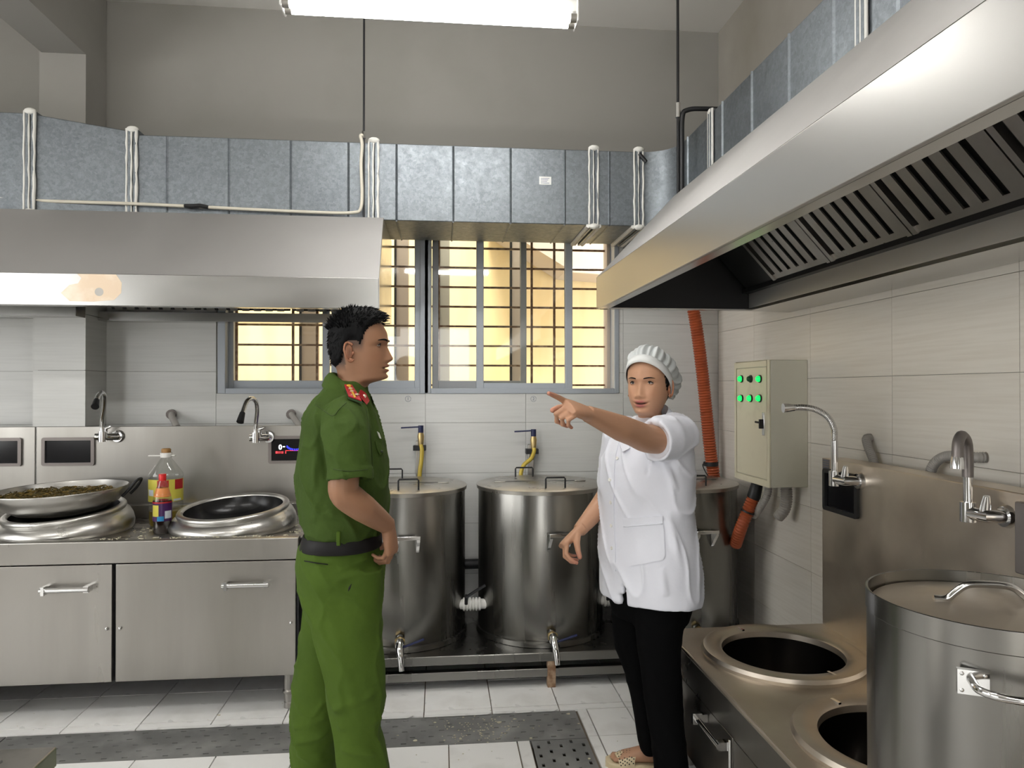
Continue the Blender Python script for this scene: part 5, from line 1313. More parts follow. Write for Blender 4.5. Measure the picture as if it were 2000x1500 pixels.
# ------------------------------------------------------------------ the man
MD, MU = 2.40, 668.0
mx0 = (MU - 1000) / FPX * MD
MROT = -TH
def Lm(u, v, y=0.0):
    D = MD + y
    return Vector(((u - 1000) / FPX * D - mx0, y, CAMH + (V0 - v) / FPX * D))
mloc = (MD * SN + mx0 * CS, MD * CS - mx0 * SN, 0)
man = thing('person', 'man in green uniform with red shoulder boards standing in profile, hands at his belt', 'person', mloc, rotz=MROT)
SK_M = (0.31, 0.160, 0.092); LIP_M = (0.24, 0.085, 0.06)
# --- shirt
def sec(v, u0, u1, w, y=0.0, p=2.3, n=48, Lf=Lm, sk=0.0):
    a, b = Lf(u0, v, y), Lf(u1, v, y); c = (a + b) / 2
    return ell(c, EX, EY, (b.x - a.x) / 2, w, n, p)
st = MB()
st.loft([sec(1080, 606, 742, .150), sec(1050, 604, 744, .155), sec(1034, 602, 748, .168), sec(1018, 599, 753, .180), sec(976, 591, 757, .174), sec(925, 587, 756, .174), sec(886, 589, 751, .176), sec(850, 592, 743, .184), sec(824, 597, 735, .196), sec(806, 604, 729, .198), sec(793, 611, 724, .178), sec(780, 619, 720, .140), sec(768, 628, 716, .102), sec(757, 636, 713, .080), sec(746, 642, 711, .068)])
for sg in (-1, 1):
    def S(u, v, y): q = Lm(u, v, -abs(y)); return Vector((q.x - (.07 if sg > 0 else 0), sg * (abs(y) if sg < 0 else abs(y) - .02), q.z))
    st.tube([S(676, 802, .13), S(675, 822, .175), S(676, 850, .213), S(679, 880, .233), S(682, 908, .244), S(684, 926, .248)], [.060, .068, .070, .067, .065, .065], 28)
    # hem cuff with hollow
    o0, o1 = S(684, 915, .246), S(684.5, 937, .250)
    dv = (o1 - o0).normalized(); fx = (EX - dv * EX.dot(dv)).normalized(); fy = dv.cross(fx)
    st.loft([ell(o0, fx, fy, .067, .067, 32), ell(o1, fx, fy, .069, .069, 32), ell(o1, fx, fy, .058, .058, 32), ell(o0, fx, fy, .056, .056, 32)], caps=True)
co, no, fs = vox(st, 0.006, 3)
ml = []
def fm(u0, v0, y0, u1, v1, y1, w, h): ml.append((tuple(Lm(u0, v0, y0)), tuple(Lm(u1, v1, y1)), w, h))
fm(632, 800, -.15, 612, 960, -.17, .010, .007); fm(640, 930, -.15, 615, 1020, -.16, .012, .006); fm(622, 850, -.18, 640, 940, -.17, .008, -.004)
fm(718, 830, -.17, 735, 930, -.14, .008, .006); fm(722, 900, -.15, 745, 960, -.10, .010, .006); fm(640, 1000, -.18, 720, 1030, -.13, .010, .006)
fm(600, 1000, -.10, 680, 1035, -.17, .008, -.005); fm(690, 850, -.26, 715, 900, -.27, .008, .004); fm(700, 840, -.25, 712, 930, -.27, .007, -.003)
fm(655, 820, -.22, 650, 900, -.28, .010, .003); fm(605, 830, 0, 595, 960, -.05, .010, .004); fm(600, 1020, -.1, 720, 1022, -.15, .009, .007)
co = folds(co, no, ml, 0.009, (8, 8, 3.4))
shirt = raw('shirt', co, fs, SHIRT, man)
from mathutils.bvhtree import BVHTree
sbv = BVHTree.FromPolygons([Vector(p) for p in co], fs)
CAMM = Vector((-mx0, -MD, CAMH))
def seat(bv, u, v, off=0.0, Lf=None, start=1.6, cam_=None):
    Lf = Lf or Lm; c0 = cam_ or CAMM
    d = (Lf(u, v, 0) - c0).normalized(); h = bv.ray_cast(c0 + d * start, d)
    return (h[0] + h[1] * off, h[1]) if h[0] is not None else (Lf(u, v, -.15), -EY)
def seat_line(bv, pts, off, n=6, **k):
    P = smooth_path([(a, b, 0) for a, b in pts], n); return [seat(bv, p.x, p.y, off, **k)[0] for p in P]
SEAM = mat('green_seam', (0.040, 0.066, 0.016), 0.9)
for pts in ([(652, 916), (680, 920), (718, 917)], [(617, 791), (634, 803), (651, 812), (662, 800), (676, 787)], [(715, 800), (722, 840), (727, 890), (728, 930)]):
    put('seam', MB().tube(seat_line(sbv, pts, .0006), .0014, 6), SEAM, shirt, smooth=180)
# yoke seam, cuff seam and armhole seam as stitched ridges
def seam(parent, pts, r, m=SHIRT): return put('seam', MB().tube(smooth_path(pts, 4), r, 6), m, parent, smooth=180)
# --- collar
def collar_ring(z_shift=0):
    T, B = [], []
    ang = np.linspace(0.22, 2 * PI - 0.22, 41)
    for a in ang:
        f = (math.cos(a) + 1) / 2                   # 1 front, 0 back
        top = Lm(651 + (717 - 651) * f, 727 + (774 - 727) * (f ** 1.15)); bot = Lm(634 + (727 - 634) * f, 750 + (797 - 750) * f)
        T.append(Vector((top.x, 0.062 * math.sin(a), top.z))); B.append(Vector((bot.x, 0.098 * math.sin(a), bot.z - 0.012 * abs(math.sin(a)))))
    return T, B
T, B = collar_ring(); cm = MB(); n = len(T)
rows = []
for f, o in ((0.0, 0.0), (0.12, 0.010), (0.5, 0.012), (1.0, 0.006)):
    rows.append([T[i].lerp(B[i], f) + Vector((0, 0, 0)) + (Vector((T[i].x - Lm(684, 750).x, T[i].y, 0.02)).normalized() * o) for i in range(n)])
inn = [[T[i] + Vector((0, 0, -0.035)) + (Lm(684, 755) - T[i]) * 0.03 for i in range(n)], [T[i] + (Lm(684, 755) - T[i]) * 0.03 for i in range(n)]]
allr = inn + rows + [[p + (Lm(684, 770) - p) * 0.05 for p in rows[-1]]]
vs = [p for r in allr for p in r]
cm.add(vs, [(i * n + k, i * n + k + 1, (i + 1) * n + k + 1, (i + 1) * n + k) for i in range(len(allr) - 1) for k in range(n - 1)])
collar = put('collar', cm, SHIRT, man, smooth=50)
def plate(pts, th, nrm):
    nrm = Vector(nrm).normalized(); return MB().prism([Vector(p) for p in pts], nrm * th)
cbv = BVHTree.FromPolygons([Vector(p) for p in cm.v] + [Vector(p) for p in co], list(cm.f) + [tuple(i + len(cm.v) for i in q) for q in fs])
tp_ = [seat(cbv, u, v, .003)[0] for u, v in ((703, 762), (713, 769), (720, 784), (715, 792), (698, 771))]
tab = put('collar_tab', plate(tp_, .004, (0.45, -1, .3)), REDT, man, bevel=0.0012, label='red collar tab')
q = sum(tp_, Vector()) / 5 + Vector((0.45, -1, .3)).normalized() * .004; put('tab_badge', MB().lathe([(.0058, 0), (.0062, .0012), (.0042, .0018), (.0036, .0008), (0, .002)], q, 18, Vector((0.45, -1, .3)).to_track_quat('Z', 'Y').to_matrix()), SILV, tab, smooth=40)
# shoulder boards
for sg in (-1, 1):
    def E(u, v, y): q = Lm(u, v, -abs(y)); return Vector((q.x, sg * abs(y), q.z))
    P = [E(673, 757, .095), E(688, 757.5, .095), E(707, 788, .186), E(681, 779, .190)]
    if sg > 0: P = [p + Vector((-.075, -.03, -.012)) for p in P]
    nn = (P[1] - P[0]).cross(P[3] - P[0]).normalized(); nn = nn if nn.z > 0 else -nn
    bd = put('shoulder_board', plate([p + nn * 0.006 for p in P], 0.006, nn), REDT, man, bevel=0.0015, label='red shoulder board with stars')
    lo = MB(); lo.prism([p + nn * 0.000 + (p - sum(P, Vector()) / 4) * 0.06 for p in P], nn * 0.0065); put('board_backing', lo, mat('board_edge_%d' % sg, (0.03, 0.06, 0.02), 0.7), bd)
    ca, cb_ = (P[0] + P[1]) / 2, (P[2] + P[3]) / 2; dv = (cb_ - ca).normalized(); sv = nn.cross(dv)
    put('gold_stripe', MB().obox(ca.lerp(cb_, .55) + nn * 0.0125, dv * (cb_ - ca).length * 0.44, sv * 0.003, nn * 0.0008), GOLD, bd)
    def star(c, r):
        pts = []
        for k in range(10): a = PI * k / 5; rr_ = r if k % 2 == 0 else r * 0.42; pts.append(c + dv * (rr_ * math.cos(a)) + sv * (rr_ * math.sin(a)))
        return MB().prism(pts, nn * 0.002)
    for f, o in ((.82, -.010), (.82, .010), (.55, 0), (.34, 0)): put('star', star(ca.lerp(cb_, f) + sv * o + nn * 0.0125, .0075), SILV, bd)
    put('board_button', MB().ball(ca.lerp(cb_, .1) + nn * 0.012, .008, .008, .004, 12, 8), GOLD, bd, smooth=180)
# chest pocket flap, name badge and shirt buttons
fl_ = put('pocket_flap', plate([seat(sbv, u, v, .001)[0] for u, v in ((731, 861), (742, 866), (748, 884), (741, 890), (735, 878))], .005, (0.75, -.65, .05)), SHIRT, man, bevel=0.002)
put('flap_button', MB().ball(seat(sbv, 743, 882, .005)[0], .005, n=10, m=6), mat('dark_button', (0.03, 0.04, 0.02), 0.4), fl_, smooth=180)
put('name_badge', plate([seat(sbv, u, v, .002)[0] for u, v in ((735, 843), (739, 846), (743, 857), (740, 856))], .003, (0.8, -.6, .1)), BUTN, man)
# --- trousers
tr = MB()
tr.loft([sec(1034, 603, 745, .158), sec(1052, 599, 746, .164), sec(1067, 590, 746, .172), sec(1097, 585, 748, .182), sec(1130, 591, 747, .184), sec(1165, 597, 745, .178), sec(1195, 604, 742, .165)])
near = [(1110, 592, 747, .085), (1150, 596, 745, .09), (1187, 603, 744, .092), (1233, 613, 744, .09), (1260, 620, 746, .088), (1300, 629, 751, .085), (1333, 637, 752, .083), (1365, 643, 750, .082), (1400, 650, 744, .080), (1430, 655, 742, .078), (1467, 660, 754, .078), (1500, 664, 760, .078), (1560, 667, 765, .078), (1612, 668, 768, .078)]
tr.loft([sec(v, a, b, w, -.088, 2.2, 44) for v, a, b, w in near])
far_ = [(1110, 592, 735, .085), (1167, 597, 715, .088), (1233, 590, 700, .086), (1280, 583, 690, .084), (1317, 577, 682, .082), (1367, 573, 674, .080), (1410, 571, 664, .078), (1450, 570, 654, .078), (1500, 572, 657, .078), (1552, 574, 660, .078)]
tr.loft([sec(v, a, b, w, .09, 2.2, 44) for v, a, b, w in far_])
co, no, fs = vox(tr, 0.0065, 5)
ml = []
fm(660, 1110, -.17, 745, 1080, -.10, .010, .006); fm(650, 1135, -.18, 740, 1105, -.13, .009, .005); fm(600, 1120, -.15, 650, 1150, -.18, .012, .005)
fm(650, 1385, -.16, 735, 1350, -.15, .012, .006); fm(660, 1420, -.16, 745, 1400, -.13, .011, .006); fm(575, 1420, .03, 640, 1395, .02, .010, .007); fm(572, 1450, .02, 650, 1430, .02, .010, .006); fm(580, 1470, .02, 650, 1485, .02, .010, .006)
fm(665, 1460, -.16, 745, 1475, -.15, .010, .006); fm(640, 1170, -.18, 700, 1400, -.175, .018, .003); fm(735, 1200, -.12, 740, 1480, -.12, .006, .004)
co = folds(co, no, ml, 0.007, (6, 6, 3.4), 9.0)
trousers = raw('trousers', co, fs, TROUS, man)
# pockets
put('pocket_welt', MB().tube([Lm(595, 1095, -.162), Lm(615, 1098.5, -.178), Lm(641, 1102, -.186)], .0018, 6), BELT, trousers, smooth=180)
put('side_pocket', MB().tube([Lm(687, 1140, -.186), Lm(683, 1148, -.186), Lm(681, 1154, -.186)], [.001, .003, .001], 6), BELT, trousers, smooth=180)
# --- belt
bl_ = MB(); rA = [(1037, 601, 748, .171), (1039, 599, 750, .173), (1060, 593, 751, .178), (1062, 593, 749, .176)]
bl_.loft([sec(v, a, b, w, 0, 2.3, 64) for v, a, b, w in rA], caps=False)
belt = put('belt', bl_, BELT, man, smooth=50)
put('buckle', MB().box(Lm(748, 0).x, -.03, Lm(0, 1062).z, Lm(752, 0).x + .004, .03, Lm(0, 1036).z), CHROME, belt, bevel=0.003)
for u, y in ((662, -.1785), (607, -.128)):
    a = Lm(u, 1037, y); b = Lm(u, 1065, y)
    put('belt_loop', MB().box(a.x - .006, y - .006, b.z, a.x + .006, y + .004, a.z), TROUS, belt, bevel=0.002)
# --- shoes
for v, a, b, y in ((1612, 668, 768, -.088), (1552, 574, 660, .09)):
    c = Lm((a + b) / 2, v, y); x = c.x; sh = MB()
    prof = [(-.085, .030, .052), (-.05, .036, .062), (.0, .038, .060), (.05, .043, .052), (.10, .044, .042), (.15, .036, .032), (.175, .02, .022)]
    sh.loft([ell((x + q, y, h / 2 + .012), EY, EZ, w, h / 2, 20, 2.6) for q, w, h in prof]); 
    sho = put('shoe', sh, BELT, man, smooth=60)
    so = MB(); so.loft([[Vector((x + q, y + s * (w + .004), zz)) for s, zz in ((-1, 0), (1, 0), (1, .016), (-1, .016))] for q, w, h in prof]); put('sole', so, BLACKP, sho, bevel=0.003)
# --- body: torso, legs, arms and hands, head as one mesh
bd = MB()
bd.loft([sec(1090, 625, 725, .12), sec(1000, 618, 728, .125), sec(900, 615, 725, .125), sec(830, 625, 712, .135), sec(790, 635, 712, .11), sec(770, 650, 705, .06), sec(740, 655, 705, .05)])
for sec_, y in ((near, -.088), (far_, .09)):
    bd.loft([sec(v, a + 25, b - 25, w - .03, y, 2.0, 20) for v, a, b, w in sec_])
    v, a, b, w = sec_[-1]; c = Lm((a + b) / 2, v, y); bd.ball((c.x + .04, y, .05), .11, .032, .03)
arms = MB()
for sg in (-1, 1):
    def S(u, v, y): q = Lm(u, v, -abs(y)); return Vector((q.x - (.07 if sg > 0 else 0), sg * (abs(y) + (.014 if sg < 0 else -.01)), q.z))
    if sg < 0: wr = Lm(757, 1026, -.085)
    else: wr = Lm(741, 1032, .06)
    pts = [S(676, 815, .17), S(677, 860, .205), S(676, 900, .225), S(674, 935, .235), S(674, 960, .235), S(690, 975, .220), S(712, 991, .195)]
    wv = wr - pts[-1]; pts += [pts[-1] + wv * 0.55, wr]
    arms.tube(smooth_path(pts, 4), list(np.interp(np.linspace(0, 8, 33), range(9), [.044, .046, .047, .046, .045, .0455, .043, .036, .0285])), 24)
    if sg < 0:
        tips_m = hand(arms, wr + Vector((.002, 0, -.002)), (0.16, -0.02, -1), (1, -.25, .12), (-.1, 1, 0), [(.55, .95, .6), (.55, 1.0, .6), (.6, 1.0, .6), (.65, 1.0, .6)], [(.8, .5, .5, .035), (.7, .2, .7, .028), (.5, .1, .9, .02)], .98)
    else:
        hand(arms, wr + Vector((.004, 0, -.002)), (0.05, -0.25, -1), (1, .2, .1), (-.1, -1, 0), [(.5, .8, .5), (.5, .9, .5), (.55, .9, .5), (.6, .9, .5)], [(.8, .4, .5, .035), (.7, .2, .6, .028), (.5, 0, .9, .02)], .95)
aco, ano, afs = vox(arms, 0.0026, 5)
bco, bno, bfs = vox(bd, 0.010, 3)
HM = Head()
hu, hv_ = 703.0, 742.0
hp_ = Lm(hu, hv_, 0)
MH = Matrix.Translation(hp_) @ Matrix.Diagonal((1.02, 1.0, 1.02, 1))
def fade(p, c):
    x, y, z = p      # clipped hair fading into the skin at the temples and nape
    k = 0.0
    if x < 0.030 and z > 0.085 and abs(y) > .03: k = max(k, 0.75 * min(1, max(0, (0.030 - x) / 0.012)) * min(1, max(0, (z - .085) / .03)))
    if x < -0.035 and z > 0.025: k = max(k, 0.8 * min(1, max(0, (z - .025) / .03)))
    return c * (1 - k) + np.array((.035, .03, .03)) * k
hV, hF, hC = HM.grid(SK_M, LIP_M, fade)
hV = [MH @ p for p in hV]
V = list(aco) + list(bco); F = list(afs) + [tuple(i + len(aco) for i in q) for q in bfs]
C = []
tipv = np.array([tuple(t[0]) for t in tips_m])
for p in aco:
    d = np.linalg.norm(tipv - p, axis=1).min(); k = math.exp(-(d / .02) ** 2) * .5
    C.append(np.array(SK_M) * (1 - k) + np.array((.42, .19, .13)) * k)
C += [np.array(SK_M)] * len(bco)
o = len(V); V += [tuple(p) for p in hV]; F += [tuple(i + o for i in q) for q in hF]; C += hC
raw('body', np.array([tuple(p) for p in V]), F, SKIN, man, np.array(C))
face_parts(man, HM, MH, HAIR)
put('mole', MB().ball(MH @ Vector((.027, -.0655, .110)), .0016, n=8, m=6), HAIR, man, smooth=180)
# --- hair
def hairline(x):
    return float(np.interp(x, [-.12, -.075, -.045, -.034, -.022, .002, .012, .020, .030, .045, .062, .075], [.028, .040, .060, .105, .126, .128, .112, .112, .150, .172, .184, .190]))
def build_hair(H, M_, thick, rnd, line, quiff=True, clip=None):
    Z = np.linspace(.03, .2258, 64); n = 110; G = []; K = []
    cen = Vector((-.005, 0, .12))
    for z in Z:
        for k in range(n):
            a = 2 * PI * k / n; x, y = H.base(z, a); p = Vector((x, y, z)); dz = z - line(x)
            nr = (p - cen); nr.y *= 1.3; nr.normalize()
            t = min(1.0, max(0.0, dz / .022)); t = t * t * (3 - 2 * t)
            top = min(1, max(0, (z - .15) / .05)); th = thick[0] + (thick[1] - thick[0]) * top
            q = p + nr * (th * t + .0006) * (1 + 0.22 * mnoise.noise(Vector((x * 70, y * 70, z * 45))))
            if quiff and x > .02 and z > .17: q += Vector((.016 * t * min(1, (x - .02) / .03), 0, .006 * t))
            G.append(q); K.append(dz > -.002 and (clip is None or clip(p)))
    mb = MB(); F = []
    m = len(Z)
    for i in range(m - 1):
        for k in range(n):
            q = (i * n + k, i * n + (k + 1) % n, (i + 1) * n + (k + 1) % n, (i + 1) * n + k)
            if all(K[j] for j in q): F.append(q)
    if clip is None: F.append(tuple((m - 1) * n + k for k in range(n)))
    mb.add([M_ @ p for p in G], F)
    if quiff:
        for _ in range(900):
            a = rnd.uniform(-PI, PI); z = rnd.uniform(.16, .222); x, y = H.base(z, a); p = Vector((x, y, z))
            if z - line(x) < .006: continue
            nr = (p - cen).normalized(); b = p + nr * thick[1] * .55
            if x > .02: b += Vector((.013 * min(1, (x - .02) / .03), 0, .005))
            fwd = max(0, min(1, (x + .06) / .12)); dv = (nr * (1 - .55 * fwd) + Vector((.9 * fwd, rnd.uniform(-.25, .25), .12 + rnd.uniform(-.1, .15)))).normalized()
            L = rnd.uniform(.014, .026); e = b + dv * L + Vector((0, 0, -.004 * fwd))
            mb.tube([M_ @ b, M_ @ (b + dv * L * .55 + nr * .002), M_ @ e], [.0022, .0016, .0002], 4, caps=False)
        for _ in range(500):            # short sides
            a = rnd.uniform(.5 * PI, 1.5 * PI); z = rnd.uniform(.06, .17); x, y = H.base(z, a); p = Vector((x, y, z))
            if z - line(x) < .008: continue
            nr = (p - cen).normalized(); b = p + nr * thick[0] * .7; e = b + (nr * .5 + Vector((-.2, 0, -.8))).normalized() * rnd.uniform(.008, .014)
            mb.tube([M_ @ b, M_ @ e], [.0016, .0002], 4, caps=False)
    return mb
put('hair', build_hair(HM, MH, (.008, .017), random.Random(21), hairline), HAIR, man, smooth=60)

# ------------------------------------------------------------------ the woman
WD_, WU = 2.62, 1262.0
wx0 = (WU - 1000) / FPX * WD_
def Lw(u, v, y=0.0):
    D = WD_ + y
    return Vector(((u - 1000) / FPX * D - wx0, y, CAMH + (V0 - v) / FPX * D))
wloc = (WD_ * SN + wx0 * CS, WD_ * CS - wx0 * SN, 0)
woman = thing('person', 'woman in white kitchen tunic and white hair cap pointing with her left arm', 'person', wloc, rotz=MROT)
SK_W = (0.50, 0.275, 0.17); LIP_W = (0.36, 0.11, 0.10)
FD = Vector((-.79, -.62, 0)).normalized(); SDV = Vector((.62, -.79, 0)).normalized()
def wsec(v, u0, u1, ka=.84, kb=1.2, n=72, p=2.15, y=0.0, shrink=0.0):
    a, b = Lw(u0, v, y), Lw(u1, v, y); c = (a + b) / 2; h = (b.x - a.x) / 2 - shrink
    return ell(c, FD, SDV, ka * h, kb * h, n, p)
tu = MB()
up = [(1110, 1177, 1357), (1092, 1176, 1356), (1074, 1176, 1353), (1056, 1177, 1350), (1038, 1178, 1345), (1020, 1179, 1342), (1000, 1179, 1341), (984, 1178, 1341), (962, 1177, 1341), (944, 1176, 1342), (926, 1177, 1343), (905, 1180, 1345), (885, 1186, 1346), (868, 1194, 1345), (852, 1204, 1342), (840, 1213, 1337), (830, 1224, 1330), (822, 1236, 1322), (814, 1248, 1314)]
tu.loft([wsec(v, a, b) for v, a, b in up])
lo_ = [(1104, 1177, 1357), (1128, 1177, 1358), (1146, 1177, 1359), (1164, 1178, 1359)]
# lower skirt of the tunic: a real thin wall, parted at the front below the last button
nS = 72; outer = [wsec(v, a, b) for v, a, b in lo_]; inner = [wsec(v, a, b, shrink=.019) for v, a, b in lo_]
gap = {1: 0, 2: 1, 3: 2}
def pulled(rings):
    out = []
    for i, r in enumerate(rings):
        r = [p.copy() for p in r]
        out.append(r)
    return out
SKv = []; SKf = []
for i in range(4): SKv += outer[i]
for i in range(4): SKv += inner[i]
def idx(layer, i, k): return layer * 4 * nS + i * nS + (k % nS)
def present(i, k): return not (i >= 1 and (k == 0 or (k == nS - 1 and i >= 2)))
for i in range(3):
    for k in range(nS):
        if not present(i, k): continue
        SKf.append((idx(0, i, k), idx(0, i, k + 1), idx(0, i + 1, k + 1), idx(0, i + 1, k)))
        SKf.append((idx(1, i, k), idx(1, i + 1, k), idx(1, i + 1, k + 1), idx(1, i, k + 1)))
        if i == 2: SKf.append((idx(0, 3, k), idx(0, 3, k + 1), idx(1, 3, k + 1), idx(1, 3, k)))
        if i == 0: SKf.append((idx(0, 0, k), idx(1, 0, k), idx(1, 0, k + 1), idx(0, 0, k + 1)))
        if not present(i, (k + 1) % nS): SKf.append((idx(0, i, k + 1), idx(0, i + 1, k + 1), idx(1, i + 1, k + 1), idx(1, i, k + 1)))
        if not present(i, (k - 1) % nS): SKf.append((idx(0, i, k), idx(1, i, k), idx(1, i + 1, k), idx(0, i + 1, k)))
        if i < 2 and not present(i + 1, k): SKf.append((idx(0, i + 1, k), idx(0, i + 1, k + 1), idx(1, i + 1, k + 1), idx(1, i + 1, k)))
tu.add(SKv, SKf)
# sleeves
SHL = Lw(1322, 850, -.13); ELB = Lw(1238, 846, -.285); WRL = Lw(1147, 808, -.45)
slv = [Lw(1316, 842, -.07), Lw(1322, 850, -.13), Lw(1303, 856, -.175), Lw(1284, 860, -.205)]
tu.tube(slv, [.070, .074, .074, .071], 30)
dv = (slv[3] - slv[2]).normalized(); f1 = (EZ - dv * dv.z).normalized(); f2 = dv.cross(f1); e0 = slv[3] - dv * .02; e1 = slv[3] + dv * .012
tu.loft([ell(e0, f1, f2, .070, .070, 32), ell(e1, f1, f2, .072, .070, 32), ell(e1, f1, f2, .061, .059, 32), ell(e0, f1, f2, .058, .058, 32)])
SHR = Lw(1212, 856, .14)
tu.tube([Lw(1235, 840, .08), SHR, Lw(1206, 905, .175), Lw(1206, 935, .17)], [.065, .068, .066, .064], 28)
co, no, fs = vox(tu, 0.0055, 4)
ml = []
def fw(u0, v0, y0, u1, v1, y1, w, h): ml.append((tuple(Lw(u0, v0, y0)), tuple(Lw(u1, v1, y1)), w, h))
for k in range(5): fw(1235 + 9 * k, 880, -.20 + .01 * k, 1222 + 14 * k, 930, -.17 + .008 * k, .006, .006 if k % 2 == 0 else -.004)
fw(1300, 895, -.19, 1320, 960, -.16, .010, .006); fw(1318, 900, -.17, 1335, 1000, -.10, .012, .006); fw(1305, 1000, -.18, 1330, 1130, -.16, .012, .008)
fw(1320, 1030, -.14, 1345, 1160, -.13, .014, .008); fw(1225, 1000, -.18, 1205, 1100, -.16, .010, .006); fw(1200, 1020, -.13, 1190, 1150, -.12, .012, .007)
fw(1300, 1020, -.18, 1262, 1100, -.19, .010, .005); fw(1240, 1110, -.18, 1250, 1165, -.19, .012, .005); fw(1290, 1110, -.19, 1300, 1165, -.19, .014, .006)
fw(1195, 900, -.12, 1190, 960, -.12, .010, .005); fw(1210, 1030, -.16, 1225, 1090, -.17, .009, -.005)
co = folds(co, no, ml, 0.009, (7, 7, 2.4), 4.0)
tunic = raw('tunic', co, fs, TUNIC, woman)
# closest tunic surface along the view, used to seat buttons and the pocket
tbv = BVHTree.FromPolygons([Vector(p) for p in co], fs)
CAMW = Vector((-wx0, -WD_, CAMH))
def on_tunic(u, v, off=0.0):
    d = (Lw(u, v, 0) - CAMW).normalized(); h = tbv.ray_cast(CAMW + d * 1.6, d)
    return (h[0] + h[1] * off, h[1]) if h[0] is not None else (Lw(u, v, -.15), -EY)
for u, v in ((1206, 895), (1191, 937), (1193, 981), (1194, 1026), (1195, 1070)):
    p, nn_ = on_tunic(u, v, .001); put('button', MB().lathe([(0, 0), (.0062, 0), (.0066, .0018), (.0055, .003), (.003, .0022), (0, .0022)], p, 16, nn_.to_track_quat('Z', 'Y').to_matrix()), BUTN, tunic, smooth=40)
pl = [on_tunic(u, v, .002)[0] for u, v in smooth_path([(1209, 860, 0), (1199, 905, 0), (1198, 980, 0), (1199, 1050, 0), (1200, 1118, 0)], 5) and [(1210, 862), (1203, 890), (1200, 920), (1199, 950), (1199, 985), (1200, 1020), (1201, 1055), (1202, 1090), (1203, 1115)]]
put('placket_edge', MB().tube(smooth_path(pl, 4), .0016, 6), TUNIC, tunic, smooth=180)
# patch pocket: a quilt of points seated on the cloth
us, vs_ = np.linspace(0, 1, 9), np.linspace(0, 1, 10)
PK = [(1218, 1012), (1294, 1007), (1299, 1092), (1225, 1106)]
def pq(a, b):
    x0 = PK[0][0] * (1 - a) + PK[1][0] * a; y0 = PK[0][1] * (1 - a) + PK[1][1] * a; x1 = PK[3][0] * (1 - a) + PK[2][0] * a; y1 = PK[3][1] * (1 - a) + PK[2][1] * a
    return x0 * (1 - b) + x1 * b, y0 * (1 - b) + y1 * b
gp = MB(); top_ = []; bot_ = []
for b in vs_:
    for a in us:
        aa, bb = a, b
        if b > .92: aa = .06 + .88 * a
        u, v = pq(aa, bb); p, nn_ = on_tunic(u, v, .004); top_.append(p); bot_.append(p - nn_ * .006)
m9, m10 = 9, 10; N9 = m9 * m10
fsq = []
for i in range(m10 - 1):
    for k in range(m9 - 1):
        q = (i * m9 + k, i * m9 + k + 1, (i + 1) * m9 + k + 1, (i + 1) * m9 + k); fsq.append(q); fsq.append(tuple(N9 + j for j in q[::-1]))
bord = [i for i in range(m9)] + [i * m9 + m9 - 1 for i in range(1, m10)] + [(m10 - 1) * m9 + k for k in range(m9 - 2, -1, -1)] + [i * m9 for i in range(m10 - 2, 0, -1)]
for i in range(len(bord)): a, b = bord[i], bord[(i + 1) % len(bord)]; fsq.append((a, b, N9 + b, N9 + a))
gp.add(top_ + bot_, fsq)
pocket = put('pocket', gp, TUNIC, tunic, smooth=50)
hemp = [on_tunic(*pq(a, .17), .0065)[0] for a in np.linspace(.01, .99, 9)]
put('pocket_hem', MB().tube(hemp, .0016, 6), TUNIC, pocket, smooth=180)
# collar with open lapel
NB = Lw(1292, 802, .02)
T, B = [], []
for a in np.linspace(0.55, 2 * PI - 0.55, 37):
    f = (math.cos(a) + 1) / 2; s_ = math.sin(a)
    c0 = Lw(1274, 806 + 12 * f, .01); 
    T.append(c0 + FD * (.062 * math.cos(a) + .006) + SDV * .060 * s_ + EZ * (.030 * (1 - f) - .030 * f))
    B.append(c0 + FD * (.088 * math.cos(a) + .012) + SDV * .098 * s_ + EZ * (-.010 * (1 - f) - .065 * f))
allr = [[p - EZ * .03 for p in T], T, [t.lerp(b, .15) + EZ * .004 for t, b in zip(T, B)], [t.lerp(b, .6) + EZ * .008 for t, b in zip(T, B)], [b + EZ * .002 for b in B], [b - EZ * .005 + (Lw(1274, 815) - b) * .03 for b in B]]
n = len(T); cm = MB(); cm.add([p for r in allr for p in r], [(i * n + k, i * n + k + 1, (i + 1) * n + k + 1, (i + 1) * n + k) for i in range(len(allr) - 1) for k in range(n - 1)])
put('collar', cm, TUNIC, tunic, smooth=60)
p = [on_tunic(u, v, .004)[0] for u, v in ((1209, 862), (1216, 884), (1232, 876), (1226, 866))]
lp = MB(); c_ = sum(p, Vector()) / 4; lp.prism(p, Vector((-.2, -.9, .2)) * .005); put('lapel', lp, TUNIC, tunic, bevel=.001)
# --- trousers
tr = MB()
tr.loft([wsec(v, a, b, n=44, shrink=.022) for v, a, b in ((1085, 1178, 1352), (1130, 1178, 1356), (1165, 1180, 1356), (1205, 1190, 1348))])
near_w = [(1150, 1240, 1338, .072), (1200, 1240, 1337, .076), (1260, 1244, 1328, .072), (1300, 1250, 1328, .068), (1357, 1257, 1331, .064), (1400, 1264, 1334, .062), (1445, 1271, 1338, .062), (1500, 1277, 1344, .062), (1538, 1280, 1347, .062)]
far_w = [(1150, 1196, 1310, .080), (1205, 1197, 1300, .082), (1263, 1200, 1292, .074), (1290, 1211, 1290, .070), (1315, 1220, 1288, .066), (1360, 1231, 1287, .062), (1400, 1238, 1286, .058), (1445, 1245, 1283, .054), (1464, 1251, 1282, .053)]
tr.loft([sec(v, a, b, w, -.085, 2.2, 40, Lw) for v, a, b, w in near_w]); tr.loft([sec(v, a, b, w, .085, 2.2, 40, Lw) for v, a, b, w in far_w])
